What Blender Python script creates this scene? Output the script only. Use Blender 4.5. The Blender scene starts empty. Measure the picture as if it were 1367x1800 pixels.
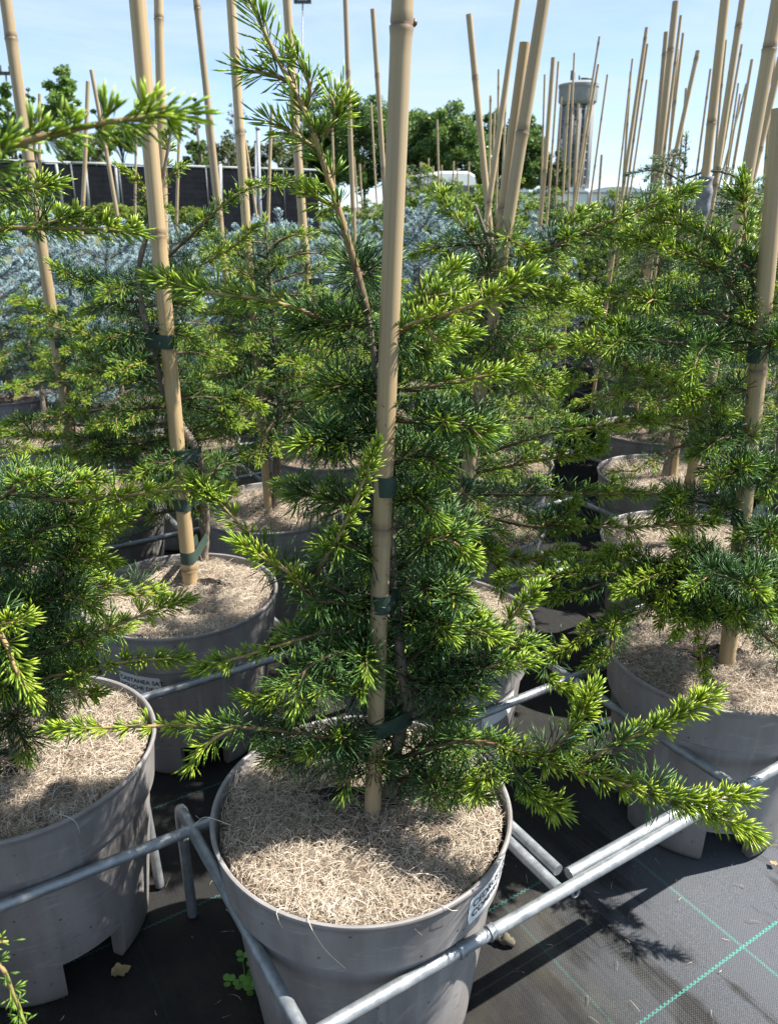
import bpy, math, random, time
import numpy as np
from mathutils import Vector, Matrix

T0 = time.time()
scene = bpy.context.scene
R = math.radians

# ------------------------------------------------------------------ camera, world, sun, exposure
CAM_H, PITCH, FPX = 1.27, R(20.853), 1400.0          # metres, radians, focal length in photo pixels (1367 x 1800)
cam_data = bpy.data.cameras.new('camera')
cam = bpy.data.objects.new('camera', cam_data)
scene.collection.objects.link(cam)
cam.location = (0, 0, CAM_H)
cam.rotation_euler = (math.pi / 2 - PITCH, 0, 0)
cam_data.sensor_fit = 'AUTO'
cam_data.sensor_width = 36.0
cam_data.lens = FPX / 1800.0 * 36.0
cam_data.clip_start, cam_data.clip_end = 0.02, 3000
cam_data.dof.use_dof = True
cam_data.dof.focus_distance = 1.15
cam_data.dof.aperture_fstop = 12.0
scene.camera = cam

SUN = Vector((0.2138, 0.0216, 0.2850)).normalized()   # towards the sun
world = bpy.data.worlds.new('World')
scene.world = world
world.use_nodes = True
wn, wl = world.node_tree.nodes, world.node_tree.links
for n in list(wn): wn.remove(n)
w_out = wn.new('ShaderNodeOutputWorld')
w_bg = wn.new('ShaderNodeBackground'); w_bg.inputs['Strength'].default_value = 0.095
sky = wn.new('ShaderNodeTexSky'); sky.sky_type = 'NISHITA'; sky.sun_disc = False
sky.sun_elevation = math.asin(SUN.z)
sky.sun_rotation = math.atan2(SUN.x, SUN.y)
sky.air_density, sky.dust_density, sky.ozone_density = 0.5, 0.1, 2.0
tc = wn.new('ShaderNodeTexCoord'); mp = wn.new('ShaderNodeMapping')
mp.inputs['Rotation'].default_value = (0, R(8), R(20)); mp.inputs['Scale'].default_value = (1.6, 1.2, 9.0)
cn = wn.new('ShaderNodeTexNoise'); cn.inputs['Scale'].default_value = 1.6; cn.inputs['Detail'].default_value = 7
cn.inputs['Roughness'].default_value = 0.62; cn.inputs['Distortion'].default_value = 0.6
cr = wn.new('ShaderNodeMapRange'); cr.inputs[1].default_value = 0.38; cr.inputs[2].default_value = 0.68
cr.inputs[3].default_value = 0.25; cr.inputs[4].default_value = 0.95
cmix = wn.new('ShaderNodeMixRGB'); cmix.inputs['Color2'].default_value = (2.75, 3.35, 3.85, 1)
wl.new(tc.outputs['Generated'], mp.inputs['Vector']); wl.new(mp.outputs['Vector'], cn.inputs['Vector'])
wl.new(cn.outputs['Fac'], cr.inputs[0]); wl.new(cr.outputs[0], cmix.inputs['Fac'])
wl.new(sky.outputs['Color'], cmix.inputs['Color1']); wl.new(cmix.outputs['Color'], w_bg.inputs['Color'])
wl.new(w_bg.outputs[0], w_out.inputs['Surface'])

sun_data = bpy.data.lights.new('sun', 'SUN')
sun_data.energy, sun_data.angle, sun_data.color = 4.5, R(0.53), (1.0, 0.955, 0.88)
sun = bpy.data.objects.new('sun', sun_data)
sun.rotation_euler = (-SUN).to_track_quat('-Z', 'Y').to_euler()
sun.location = (6, 0, 8)
scene.collection.objects.link(sun)

scene.view_settings.view_transform = 'Standard'
scene.view_settings.look = 'None'
scene.view_settings.exposure = 1.58
scene.view_settings.gamma = 1.0
scene.view_settings.use_curve_mapping = False
scene.render.engine = 'CYCLES'
scene.cycles.max_bounces = 6
scene.cycles.transparent_max_bounces = 4

# ------------------------------------------------------------------ projection helpers (photo pixel -> place)
_F = np.array([0, math.cos(PITCH), -math.sin(PITCH)]); _U = np.array([0, math.sin(PITCH), math.cos(PITCH)])
_C = np.array([0, 0, CAM_H])
def ray(px, py): return _F + np.array([(px - 683.5) / FPX, 0, 0]) + _U * ((900 - py) / FPX)
def at_y(px, py, Y): r = ray(px, py); return _C + r * (Y / r[1])
def at_z(px, py, z): r = ray(px, py); return _C + r * ((z - CAM_H) / r[2])
def proj(P):
    v = np.array(P, float) - _C; d = v @ _F
    return 683.5 + FPX * v[0] / d, 900 - FPX * (v @ _U) / d, d

# planting grid: square cells along PH and QH, pots in every other cell
A0 = np.array([-.042, .998]); CELL = .4335
PH = np.array([.847, .5316]); QH = np.array([-.5316, .847])
def cell(a, b): return A0 + CELL * (a * PH + b * QH)
POT_H = .404

# ------------------------------------------------------------------ naming helpers
COL = scene.collection
def link(o, parent=None):
    COL.objects.link(o)
    if parent is not None: o.parent = parent
    return o
def tag(o, label=None, cat=None, group=None, kind=None):
    if label: o['label'] = label
    if cat: o['category'] = cat
    if group: o['group'] = group
    if kind: o['kind'] = kind
    return o
def empty(name, loc=(0, 0, 0), rz=0.0):
    o = bpy.data.objects.new(name, None); o.empty_display_size = .05
    o.location = loc; o.rotation_euler = (0, 0, rz)
    return link(o)
def copy_tree(o, parent=None):
    c = o.copy(); COL.objects.link(c)
    if parent is not None: c.parent = parent
    for ch in o.children: copy_tree(ch, c)
    return c
ORD = ['first', 'second', 'third', 'fourth', 'fifth', 'sixth', 'seventh', 'eighth', 'ninth', 'tenth', 'eleventh', 'twelfth',
       'thirteenth', 'fourteenth', 'fifteenth', 'sixteenth', 'seventeenth', 'eighteenth', 'nineteenth']
TENS = ['', '', 'twent', 'thirt', 'fort', 'fift', 'sixt', 'sevent']
def ordinal(n):
    if n <= 19: return ORD[n - 1]
    t, u = divmod(n, 10)
    return TENS[t] + ('ieth' if u == 0 else 'y-' + ORD[u - 1])

# ------------------------------------------------------------------ mesh helpers
def mesh_np(name, verts, faces, mat=None, attrs=None, smooth=True):
    """verts (n,3); faces: list of arrays (m,k) with k = 3 or 4"""
    me = bpy.data.meshes.new(name)
    verts = np.ascontiguousarray(verts, dtype=np.float32)
    faces = [np.asarray(f, dtype=np.int32) for f in faces if len(f)]
    loops = np.concatenate([f.ravel() for f in faces])
    sizes = np.concatenate([np.full(len(f), f.shape[1], np.int32) for f in faces])
    starts = np.concatenate([[0], np.cumsum(sizes)[:-1]]).astype(np.int32)
    me.vertices.add(len(verts)); me.vertices.foreach_set('co', verts.ravel())
    me.loops.add(len(loops)); me.loops.foreach_set('vertex_index', loops)
    me.polygons.add(len(sizes)); me.polygons.foreach_set('loop_start', starts)
    me.update(calc_edges=True)
    me.validate()
    me.polygons.foreach_set('use_smooth', np.full(len(me.polygons), smooth, bool))
    if attrs:
        for k, v in attrs.items():
            a = me.attributes.new(k, 'FLOAT', 'POINT'); a.data.foreach_set('value', np.asarray(v, np.float32))
    if mat is not None: me.materials.append(mat)
    return me
def obj(name, me, parent=None, loc=None, rz=None):
    o = bpy.data.objects.new(name, me)
    if loc is not None: o.location = loc
    if rz is not None: o.rotation_euler = (0, 0, rz)
    return link(o, parent)

class MB:
    """collects simple shapes into one mesh"""
    def __init__(s): s.v, s.q, s.t, s.n, s.a = [], [], [], 0, []
    def add(s, v, q=(), t=(), a=0.0):
        v = np.asarray(v, float).reshape(-1, 3); s.v.append(v)
        if len(q): s.q.append(np.asarray(q) + s.n)
        if len(t): s.t.append(np.asarray(t) + s.n)
        s.a.append(np.broadcast_to(np.asarray(a, float), (len(v),)) if np.ndim(a) == 0 else np.asarray(a, float))
        s.n += len(v)
    def box(s, c, d, rz=0.0, a=0.0):
        c = np.asarray(c, float); d = np.asarray(d, float) / 2
        k = np.array([[x, y, z] for z in (-1, 1) for y in (-1, 1) for x in (-1, 1)]) * d
        if rz:
            co, si = math.cos(rz), math.sin(rz)
            k = np.stack([k[:, 0] * co - k[:, 1] * si, k[:, 0] * si + k[:, 1] * co, k[:, 2]], 1)
        s.add(k + c, [[0, 2, 3, 1], [4, 5, 7, 6], [0, 1, 5, 4], [2, 6, 7, 3], [0, 4, 6, 2], [1, 3, 7, 5]], a=a)
    def tube(s, pts, rad, sides=8, cap=True, a=0.0):
        v, q, t, av = tube_np(pts, rad, sides, cap, a); s.add(v, q, t, av)
    def mesh(s, name, mat, smooth=True, attr=None):
        v = np.concatenate(s.v); f = []
        if s.t: f.append(np.concatenate(s.t))
        if s.q: f.append(np.concatenate(s.q))
        return mesh_np(name, v, f, mat, {attr: np.concatenate(s.a)} if attr else None, smooth)

def frames(pts):
    pts = np.asarray(pts, float)
    T = np.gradient(pts, axis=0); T /= np.linalg.norm(T, axis=1)[:, None] + 1e-12
    m = T.mean(0); ref = np.array([0, 0, 1.0]) if abs(m[2]) < .8 * np.linalg.norm(m) + 1e-9 else np.array([0.31, 0.95, 0])
    N = np.cross(T, ref); N /= np.linalg.norm(N, axis=1)[:, None] + 1e-12
    return T, N, np.cross(T, N)
def tube_np(pts, rad, sides=8, cap=True, a=0.0):
    pts = np.asarray(pts, float); n = len(pts)
    rad = np.broadcast_to(np.asarray(rad, float), (n,))
    T, N, B = frames(pts)
    th = np.arange(sides) * 2 * np.pi / sides
    v = pts[:, None] + rad[:, None, None] * (np.cos(th)[None, :, None] * N[:, None] + np.sin(th)[None, :, None] * B[:, None])
    v = v.reshape(-1, 3); av = np.repeat(np.broadcast_to(np.asarray(a, float), (n,)), sides)
    i = np.arange(n - 1)[:, None] * sides; j = np.arange(sides)[None]; j2 = (j + 1) % sides
    q = np.stack([i + j, i + sides + j, i + sides + j2, i + j2], -1).reshape(-1, 4)
    t = np.zeros((0, 3), int)
    if cap:
        v = np.concatenate([v, pts[[0, -1]]]); k = n * sides; e = (n - 1) * sides; jj = np.arange(sides); kk = (jj + 1) % sides
        t = np.concatenate([np.stack([np.full(sides, k), jj, kk], 1), np.stack([np.full(sides, k + 1), e + kk, e + jj], 1)])
        av = np.concatenate([av, [av[0], av[-1]]])
    return v, q, t, av
def smooth_path(P, step=.008):
    """Catmull-Rom through the points, resampled to an even step"""
    P = np.asarray(P, float)
    if len(P) == 2: Q = np.linspace(P[0], P[1], 24)
    else:
        E = np.vstack([2 * P[0] - P[1], P, 2 * P[-1] - P[-2]]); out = []
        for i in range(1, len(E) - 2):
            t = np.linspace(0, 1, 16, endpoint=False)[:, None]
            a, b, c, d = E[i - 1], E[i], E[i + 1], E[i + 2]
            out.append(.5 * (2 * b + (c - a) * t + (2 * a - 5 * b + 4 * c - d) * t**2 + (3 * b - a - 3 * c + d) * t**3))
        Q = np.vstack(out + [P[-1:]])
    s = np.concatenate([[0], np.cumsum(np.linalg.norm(np.diff(Q, axis=0), axis=1))])
    n = max(5, int(s[-1] / step) + 1)
    u = np.linspace(0, s[-1], n)
    return np.stack([np.interp(u, s, Q[:, k]) for k in range(3)], 1)

# ------------------------------------------------------------------ materials
def new_mat(name):
    m = bpy.data.materials.new(name); m.use_nodes = True
    nt = m.node_tree; b = nt.nodes['Principled BSDF']
    return m, nt, b
def node(nt, typ, **kw):
    n = nt.nodes.new(typ)
    for k, v in kw.items():
        if k in n.inputs: n.inputs[k].default_value = v
        else: setattr(n, k, v)
    return n
def ramp(nt, stops, fac=None):
    r = nt.nodes.new('ShaderNodeValToRGB'); e = r.color_ramp.elements
    while len(e) < len(stops): e.new(0.5)
    for k, (p, c) in enumerate(stops): e[k].position = p; e[k].color = (*c, 1)
    if fac is not None: nt.links.new(fac, r.inputs['Fac'])
    return r
def noise(nt, scale, detail=4, rough=.55, vec=None, dist=0.0):
    n = node(nt, 'ShaderNodeTexNoise'); n.inputs['Scale'].default_value = scale; n.inputs['Detail'].default_value = detail
    n.inputs['Roughness'].default_value = rough; n.inputs['Distortion'].default_value = dist
    if vec is not None: nt.links.new(vec, n.inputs['Vector'])
    return n
def mapping(nt, scale=(1, 1, 1), rot=(0, 0, 0), coord='Object'):
    t = nt.nodes.new('ShaderNodeTexCoord'); m = nt.nodes.new('ShaderNodeMapping')
    m.inputs['Scale'].default_value = scale; m.inputs['Rotation'].default_value = rot
    nt.links.new(t.outputs[coord], m.inputs['Vector']); return m.outputs['Vector']
def bump(nt, b, height, strength=.3, dist=.002):
    n = nt.nodes.new('ShaderNodeBump'); n.inputs['Strength'].default_value = strength; n.inputs['Distance'].default_value = dist
    nt.links.new(height, n.inputs['Height']); nt.links.new(n.outputs[0], b.inputs['Normal'])
def mix(nt, fac, c1, c2, mode='MIX'):
    m = nt.nodes.new('ShaderNodeMixRGB'); m.blend_type = mode
    for s, v in (('Fac', fac), ('Color1', c1), ('Color2', c2)):
        if hasattr(v, 'is_output'): nt.links.new(v, m.inputs[s])
        else: m.inputs[s].default_value = v if s == 'Fac' else (*v, 1)
    return m.outputs['Color']
def attr(nt, name):
    a = nt.nodes.new('ShaderNodeAttribute'); a.attribute_name = name; return a.outputs['Fac']

def needle_mat(name, stops, trans=.45, rough=.33, spec=.6):
    m, nt, b = new_mat(name)
    r = ramp(nt, stops, attr(nt, 'tone'))
    nt.links.new(r.outputs[0], b.inputs['Base Color']); b.inputs['Roughness'].default_value = rough
    b.inputs['Specular IOR Level'].default_value = spec
    tr = nt.nodes.new('ShaderNodeBsdfTranslucent'); ms = nt.nodes.new('ShaderNodeMixShader'); ms.inputs[0].default_value = trans
    tcol = mix(nt, .35, r.outputs[0], (.55, .75, .06)); nt.links.new(tcol, tr.inputs['Color'])
    # keep the old dark needles dark when lit from behind
    nt.links.new(mix(nt, attr(nt, 'tone'), r.outputs[0], tcol), tr.inputs['Color'])
    nt.links.new(b.outputs[0], ms.inputs[1]); nt.links.new(tr.outputs[0], ms.inputs[2])
    nt.links.new(ms.outputs[0], nt.nodes['Material Output'].inputs['Surface'])
    return m
M = {}
M['needle'] = needle_mat('cedar_needle', [(0, (.055, .125, .048)), (.25, (.110, .225, .066)), (.5, (.175, .315, .060)), (.75, (.290, .430, .050)), (1, (.47, .57, .060))])
M['needle_grey'] = needle_mat('grey_cedar_needle', [(0, (.035, .075, .045)), (.4, (.085, .165, .09)), (1, (.24, .37, .13))], .2)
M['needle_blue'] = needle_mat('blue_spruce_needle', [(0, (.12, .20, .215)), (.5, (.25, .365, .40)), (1, (.40, .52, .56))], .12, .6, .3)
M['leaf_green'] = needle_mat('broad_leaf', [(0, (.03, .065, .02)), (.5, (.065, .135, .032)), (1, (.13, .23, .05))], .3, .5)
M['leaf_light'] = needle_mat('light_leaf', [(0, (.06, .12, .03)), (.5, (.12, .22, .045)), (1, (.22, .34, .07))], .35, .5)
M['leaf_yellow'] = needle_mat('yellow_shrub_leaf', [(0, (.05, .07, .01)), (.5, (.13, .19, .015)), (1, (.28, .34, .03))], .3, .6)
M['leaf_brown'] = needle_mat('dull_hedge_leaf', [(0, (.03, .045, .015)), (.5, (.065, .085, .03)), (1, (.12, .14, .05))], .2, .6)

m, nt, b = new_mat('twig'); M['twig'] = m
r = ramp(nt, [(0, (.075, .052, .034)), (.35, (.17, .105, .058)), (.7, (.36, .24, .10)), (1, (.30, .34, .06))], attr(nt, 'tone'))
nz = noise(nt, 220, 3); nt.links.new(mix(nt, .5, r.outputs[0], ramp(nt, [(.3, (.35, .35, .35)), (.7, (1, 1, 1))], nz.outputs['Fac']).outputs[0], 'MULTIPLY'), b.inputs['Base Color'])
b.inputs['Roughness'].default_value = .7; bump(nt, b, nz.outputs['Fac'], .5, .001)
m, nt, b = new_mat('bark'); M['bark'] = m
nz = noise(nt, 90, 6, .65, mapping(nt, (1, 1, .3)))
nt.links.new(ramp(nt, [(.3, (.085, .066, .05)), (.55, (.19, .15, .115)), (.75, (.30, .25, .20))], nz.outputs['Fac']).outputs[0], b.inputs['Base Color'])
b.inputs['Roughness'].default_value = .85; bump(nt, b, nz.outputs['Fac'], .8, .004)

m, nt, b = new_mat('bamboo'); M['bamboo'] = m
v = mapping(nt, (160, 160, 2.2)); st = noise(nt, 1.0, 5, .6, v)
big = noise(nt, 3.2, 3, .5, mapping(nt, (1, 1, .7)))
base = ramp(nt, [(.25, (.31, .22, .115)), (.5, (.44, .33, .185)), (.75, (.53, .415, .25))], st.outputs['Fac']).outputs[0]
base = mix(nt, ramp(nt, [(.35, (0, 0, 0)), (.7, (.8, .8, .8))], big.outputs['Fac']).outputs[0], base, (.42, .345, .235))
oi = nt.nodes.new('ShaderNodeObjectInfo')
base = mix(nt, .8, base, ramp(nt, [(0, (.66, .63, .60)), (.5, (.98, .93, .84)), (1, (.86, .77, .64))], oi.outputs['Random']).outputs[0], 'MULTIPLY')
base = mix(nt, attr(nt, 'node'), base, (.115, .075, .045))
sp = node(nt, 'ShaderNodeTexVoronoi'); sp.inputs['Scale'].default_value = 55
base = mix(nt, ramp(nt, [(.035, (.75, .75, .75)), (.07, (0, 0, 0))], sp.outputs['Distance']).outputs[0], base, (.10, .07, .045))
nt.links.new(base, b.inputs['Base Color']); b.inputs['Roughness'].default_value = .42; bump(nt, b, st.outputs['Fac'], .12, .001)

m, nt, b = new_mat('pot_plastic'); M['pot'] = m
v1 = mapping(nt); nz = noise(nt, 7, 5, .6, v1); fine = noise(nt, 380, 2, .6, v1); stv = noise(nt, 26, 4, .6, mapping(nt, (1, 1, .12)))
c = ramp(nt, [(.3, (.195, .183, .178)), (.7, (.265, .25, .245))], nz.outputs['Fac']).outputs[0]
c = mix(nt, .55, c, ramp(nt, [(.35, (.66, .64, .62)), (.6, (1.08, 1.07, 1.06))], stv.outputs['Fac']).outputs[0], 'MULTIPLY')
scf = noise(nt, 9, 8, .72, mapping(nt, (1, 1, 5)), 1.2); c = mix(nt, ramp(nt, [(.56, (0,) * 3), (.66, (.6,) * 3)], scf.outputs['Fac']).outputs[0], c, (.33, .315, .30))
run = noise(nt, 34, 3, .5, mapping(nt, (1, 1, .04))); c = mix(nt, ramp(nt, [(.58, (0,) * 3), (.70, (.7,) * 3)], run.outputs['Fac']).outputs[0], c, (.30, .285, .265))
vo = node(nt, 'ShaderNodeTexVoronoi'); vo.inputs['Scale'].default_value = 30; nt.links.new(v1, vo.inputs['Vector'])
c = mix(nt, ramp(nt, [(.05, (.85, .85, .85)), (.09, (0, 0, 0))], vo.outputs['Distance']).outputs[0], c, (.045, .035, .028))
sz = nt.nodes.new('ShaderNodeSeparateXYZ'); nt.links.new(v1, sz.inputs[0])
dm = nt.nodes.new('ShaderNodeMath'); dm.operation = 'MULTIPLY'
dr = ramp(nt, [(0, (1, 1, 1)), (.16, (0, 0, 0))], sz.outputs['Z']); nt.links.new(dr.outputs[0], dm.inputs[0]); nt.links.new(nz.outputs['Fac'], dm.inputs[1])
c = mix(nt, dm.outputs[0], c, (.13, .115, .095))
mud = noise(nt, 55, 6, .75, v1); mm_ = nt.nodes.new('ShaderNodeMath'); mm_.operation = 'MULTIPLY'; nt.links.new(ramp(nt, [(.60, (0,) * 3), (.64, (.9,) * 3)], mud.outputs['Fac']).outputs[0], mm_.inputs[0]); nt.links.new(ramp(nt, [(0, (1,) * 3), (.26, (.05,) * 3)], sz.outputs['Z']).outputs[0], mm_.inputs[1]); c = mix(nt, mm_.outputs[0], c, (.085, .070, .052))
nt.links.new(c, b.inputs['Base Color'])
rr = ramp(nt, [(.3, (.42,) * 3), (.7, (.62,) * 3)], nz.outputs['Fac']); nt.links.new(rr.outputs[0], b.inputs['Roughness'])
bump(nt, b, fine.outputs['Fac'], .06, .001)

m, nt, b = new_mat('coir_mulch'); M['mulch'] = m
nz = noise(nt, 60, 6, .7); nz2 = noise(nt, 9, 3)
c = ramp(nt, [(.3, (.075, .052, .036)), (.55, (.20, .15, .105)), (.75, (.34, .27, .20))], nz.outputs['Fac']).outputs[0]
nt.links.new(c, b.inputs['Base Color']); b.inputs['Roughness'].default_value = .95; bump(nt, b, nz.outputs['Fac'], 1, .006)
m, nt, b = new_mat('coir_fibre'); M['fibre'] = m
nt.links.new(ramp(nt, [(0, (.10, .070, .046)), (.3, (.31, .24, .172)), (.65, (.515, .425, .325)), (1, (.71, .63, .52))], attr(nt, 'tone')).outputs[0], b.inputs['Base Color'])
b.inputs['Roughness'].default_value = .7
m, nt, b = new_mat('potting_soil'); M['soil'] = m
nz = noise(nt, 120, 5, .7); nt.links.new(ramp(nt, [(.3, (.012, .009, .007)), (.7, (.045, .032, .022))], nz.outputs['Fac']).outputs[0], b.inputs['Base Color'])
b.inputs['Roughness'].default_value = .95; bump(nt, b, nz.outputs['Fac'], 1, .008)

m, nt, b = new_mat('galvanised_steel'); M['galv'] = m
v1 = mapping(nt); vo = node(nt, 'ShaderNodeTexVoronoi'); vo.inputs['Scale'].default_value = 70; nt.links.new(v1, vo.inputs['Vector'])
nz = noise(nt, 38, 6, .7, v1)
c = ramp(nt, [(.25, (.17, .185, .20)), (.55, (.29, .31, .325)), (.8, (.44, .46, .47))], nz.outputs['Fac']).outputs[0]
c = mix(nt, .35, c, ramp(nt, [(0, (.45,) * 3), (1, (.6,) * 3)], vo.outputs['Distance']).outputs[0], 'SOFT_LIGHT'); nt.links.new(c, b.inputs['Base Color'])
b.inputs['Metallic'].default_value = .55
nt.links.new(ramp(nt, [(.3, (.34,) * 3), (.7, (.55,) * 3)], nz.outputs['Fac']).outputs[0], b.inputs['Roughness']); bump(nt, b, nz.outputs['Fac'], .1, .001)

def plain(name, col, rough=.6, metal=0.0, var=.25, scale=30, bmp=.15):
    m, nt, b = new_mat(name); nz = noise(nt, scale, 5, .6, mapping(nt))
    lo, hi = tuple(x * (1 - var) for x in col), tuple(min(1, x * (1 + var)) for x in col)
    nt.links.new(ramp(nt, [(.3, lo), (.7, hi)], nz.outputs['Fac']).outputs[0], b.inputs['Base Color'])
    b.inputs['Roughness'].default_value = rough; b.inputs['Metallic'].default_value = metal
    if bmp: bump(nt, b, nz.outputs['Fac'], bmp, .002)
    return m
M['tie'] = plain('green_tie_band', (.026, .050, .038), .7, 0, .15, 60)
M['wrap'] = plain('grey_wrap', (.16, .165, .18), .8, 0, .35, 70, .6)
M['label'] = plain('label_paper', (.72, .73, .74), .35, 0, .03, 30, 0)
M['ink'] = plain('label_ink', (.012, .012, .014), .5, 0, .05, 30, 0)
M['leaf_dry'] = plain('dry_leaf', (.34, .25, .12), .7, 0, .3, 60)
M['clod'] = plain('earth_clod', (.10, .085, .06), .95, 0, .4, 60, 1)
M['clover'] = plain('clover_leaf', (.10, .24, .03), .5, 0, .2, 60)
M['net'] = plain('black_windbreak_net', (.013, .0145, .018), .8, 0, .25, 2.5, 0)
M['net'].node_tree.nodes['Principled BSDF'].inputs['Specular IOR Level'].default_value = 0.0
M['concrete'] = plain('tower_concrete', (.19, .195, .20), .9, 0, .12, .6)
M['dark_metal'] = plain('dark_metal', (.05, .055, .06), .5, .3, .2, 4)
M['pale_metal'] = plain('pale_metal', (.26, .275, .29), .65, .1, .15, 6)
M['white_paint'] = plain('white_paint', (.78, .79, .80), .3, 0, .03, 3, 0)
M['film'] = plain('greenhouse_film', (.62, .66, .70), .35, 0, .06, .5, 0)
M['glass_dark'] = plain('dark_glass', (.03, .04, .05), .1, 0, .1, 3, 0)
M['tyre'] = plain('tyre', (.02, .02, .02), .8)

# weed mat: black woven tape, dust, tracer threads along the planting grid
m, nt, b = new_mat('woven_weed_mat'); M['mat'] = m
ang = math.atan2(PH[1], PH[0])
tcn = nt.nodes.new('ShaderNodeTexCoord'); vr = nt.nodes.new('ShaderNodeVectorRotate'); vr.rotation_type = 'Z_AXIS'
vr.inputs['Angle'].default_value = -ang; vr.inputs['Center'].default_value = (A0[0], A0[1], 0)
nt.links.new(tcn.outputs['Object'], vr.inputs['Vector'])
sub = nt.nodes.new('ShaderNodeVectorMath'); sub.operation = 'SUBTRACT'; sub.inputs[1].default_value = (A0[0], A0[1], 0)
nt.links.new(vr.outputs[0], sub.inputs[0]); sep = nt.nodes.new('ShaderNodeSeparateXYZ'); nt.links.new(sub.outputs[0], sep.inputs[0])
GX, GY = sep.outputs['X'], sep.outputs['Y']
def mth(op, a, b_=None, c_=None):
    n = nt.nodes.new('ShaderNodeMath'); n.operation = op
    for k, v in enumerate((a, b_, c_)):
        if v is None: continue
        if hasattr(v, 'is_output'): nt.links.new(v, n.inputs[k])
        else: n.inputs[k].default_value = v
    return n.outputs[0]
def wave(x, period): return mth('SINE', mth('MULTIPLY', x, 2 * math.pi / period))
wx, wy = wave(GX, .0050), wave(GY, .0042)
weave = mth('MULTIPLY', wx, wy)                                   # -1..1 basket weave
dots = ramp(nt, [(.66, (0, 0, 0)), (.88, (1, 1, 1))], mth('MULTIPLY_ADD', weave, .5, .5)).outputs[0]
gv = sub.outputs[0]
rowmap = nt.nodes.new('ShaderNodeMapping'); rowmap.inputs['Scale'].default_value = (17, 2.6, 1); nt.links.new(gv, rowmap.inputs['Vector'])
dustn = noise(nt, 1.0, 7, .62, rowmap.outputs[0], .25)
patch = noise(nt, 2.1, 5, .6, gv)
sand = noise(nt, 700, 2, .7, gv)
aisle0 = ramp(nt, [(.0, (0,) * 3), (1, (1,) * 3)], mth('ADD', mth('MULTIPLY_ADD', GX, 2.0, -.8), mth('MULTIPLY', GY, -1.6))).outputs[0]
lit_dust = ramp(nt, [(.525, (0, 0, 0)), (.585, (1, 1, 1))], mth('ADD', mth('MULTIPLY', aisle0, .075), mth('MULTIPLY_ADD', patch.outputs['Fac'], .55, mth('MULTIPLY', dustn.outputs['Fac'], .5)))).outputs[0]
lit_aisle = mth('MULTIPLY', ramp(nt, [(.0, (0,) * 3), (1, (1,) * 3)], mth('MULTIPLY_ADD', GX, 2.2, -.45)).outputs[0], ramp(nt, [(0, (1,) * 3), (1, (0,) * 3)], mth('MULTIPLY_ADD', GY, 2.6, .45)).outputs[0])  # mask paints floor shade into the colour: dust, dots, threads fade outside the sun
lit_dust = mth('MULTIPLY', lit_dust, mth('MAXIMUM', lit_aisle, mth('MULTIPLY', ramp(nt, [(.6, (0,) * 3), (.7, (1,) * 3)], noise(nt, .8, 3, .5, gv).outputs['Fac']).outputs[0], .5)))  # walkway dust, cut back to black where the floor lies in shade
rows = noise(nt, 1.0, 2, .5, None); rm = nt.nodes.new('ShaderNodeMapping'); rm.inputs['Scale'].default_value = (260, 3, 1)
nt.links.new(gv, rm.inputs['Vector']); nt.links.new(rm.outputs[0], rows.inputs['Vector'])
rowf = ramp(nt, [(.42, (.15,) * 3), (.62, (1,) * 3)], rows.outputs['Fac']).outputs[0]
moss = noise(nt, 4.2, 5, .65, gv)
c = ramp(nt, [(.3, (.009, .009, .009)), (.7, (.022, .021, .020))], sand.outputs['Fac']).outputs[0]
c = mix(nt, ramp(nt, [(.5, (0,) * 3), (.68, (.55,) * 3)], moss.outputs['Fac']).outputs[0], c, (.046, .042, .028))
c = mix(nt, mix(nt, 1, mix(nt, 1, dots, rowf, 'MULTIPLY'), mth('MULTIPLY_ADD', lit_aisle, .65, .08), 'MULTIPLY'), c, (.21, .215, .22))
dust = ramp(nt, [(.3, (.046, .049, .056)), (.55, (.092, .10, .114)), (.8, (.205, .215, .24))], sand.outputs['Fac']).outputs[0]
c = mix(nt, mix(nt, 1, lit_dust, (.9,) * 3, 'MULTIPLY'), c, dust)
def line(x, off, period):
    f = mth('ABSOLUTE', mth('SUBTRACT', mth('FRACT', mth('MULTIPLY_ADD', x, 1 / period, .5 - off / period)), .5))
    return mth('LESS_THAN', mth('MULTIPLY', f, period), .0029)
chk = mth('GREATER_THAN', mth('MULTIPLY', wave(GX, .0098), wave(GY, .0098)), -.15)
chk2 = mth('GREATER_THAN', mth('MULTIPLY', wave(GX, .0060), wave(GY, .0060)), .0)
lp = mth('MULTIPLY', line(GY, -.293, .313), chk); lq = mth('MULTIPLY', line(GX, .635, .313), chk2)
wear = ramp(nt, [(.45, (0,) * 3), (.62, (1,) * 3)], noise(nt, 1.7, 4, .6, gv).outputs['Fac']).outputs[0]
c = mix(nt, mth('MULTIPLY', lp, mth('MULTIPLY_ADD', lit_aisle, .6, .28)), c, (.06, .27, .22)); c = mix(nt, mth('MULTIPLY', lq, mth('MULTIPLY_ADD', lit_dust, .7, .06)), c, (.065, .25, .21))
nt.links.new(c, b.inputs['Base Color']); b.inputs['Roughness'].default_value = .75; b.inputs['Specular IOR Level'].default_value = .2
bump(nt, b, mth('ADD', weave, mth('MULTIPLY', sand.outputs['Fac'], 1.2)), .35, .0012)

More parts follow.
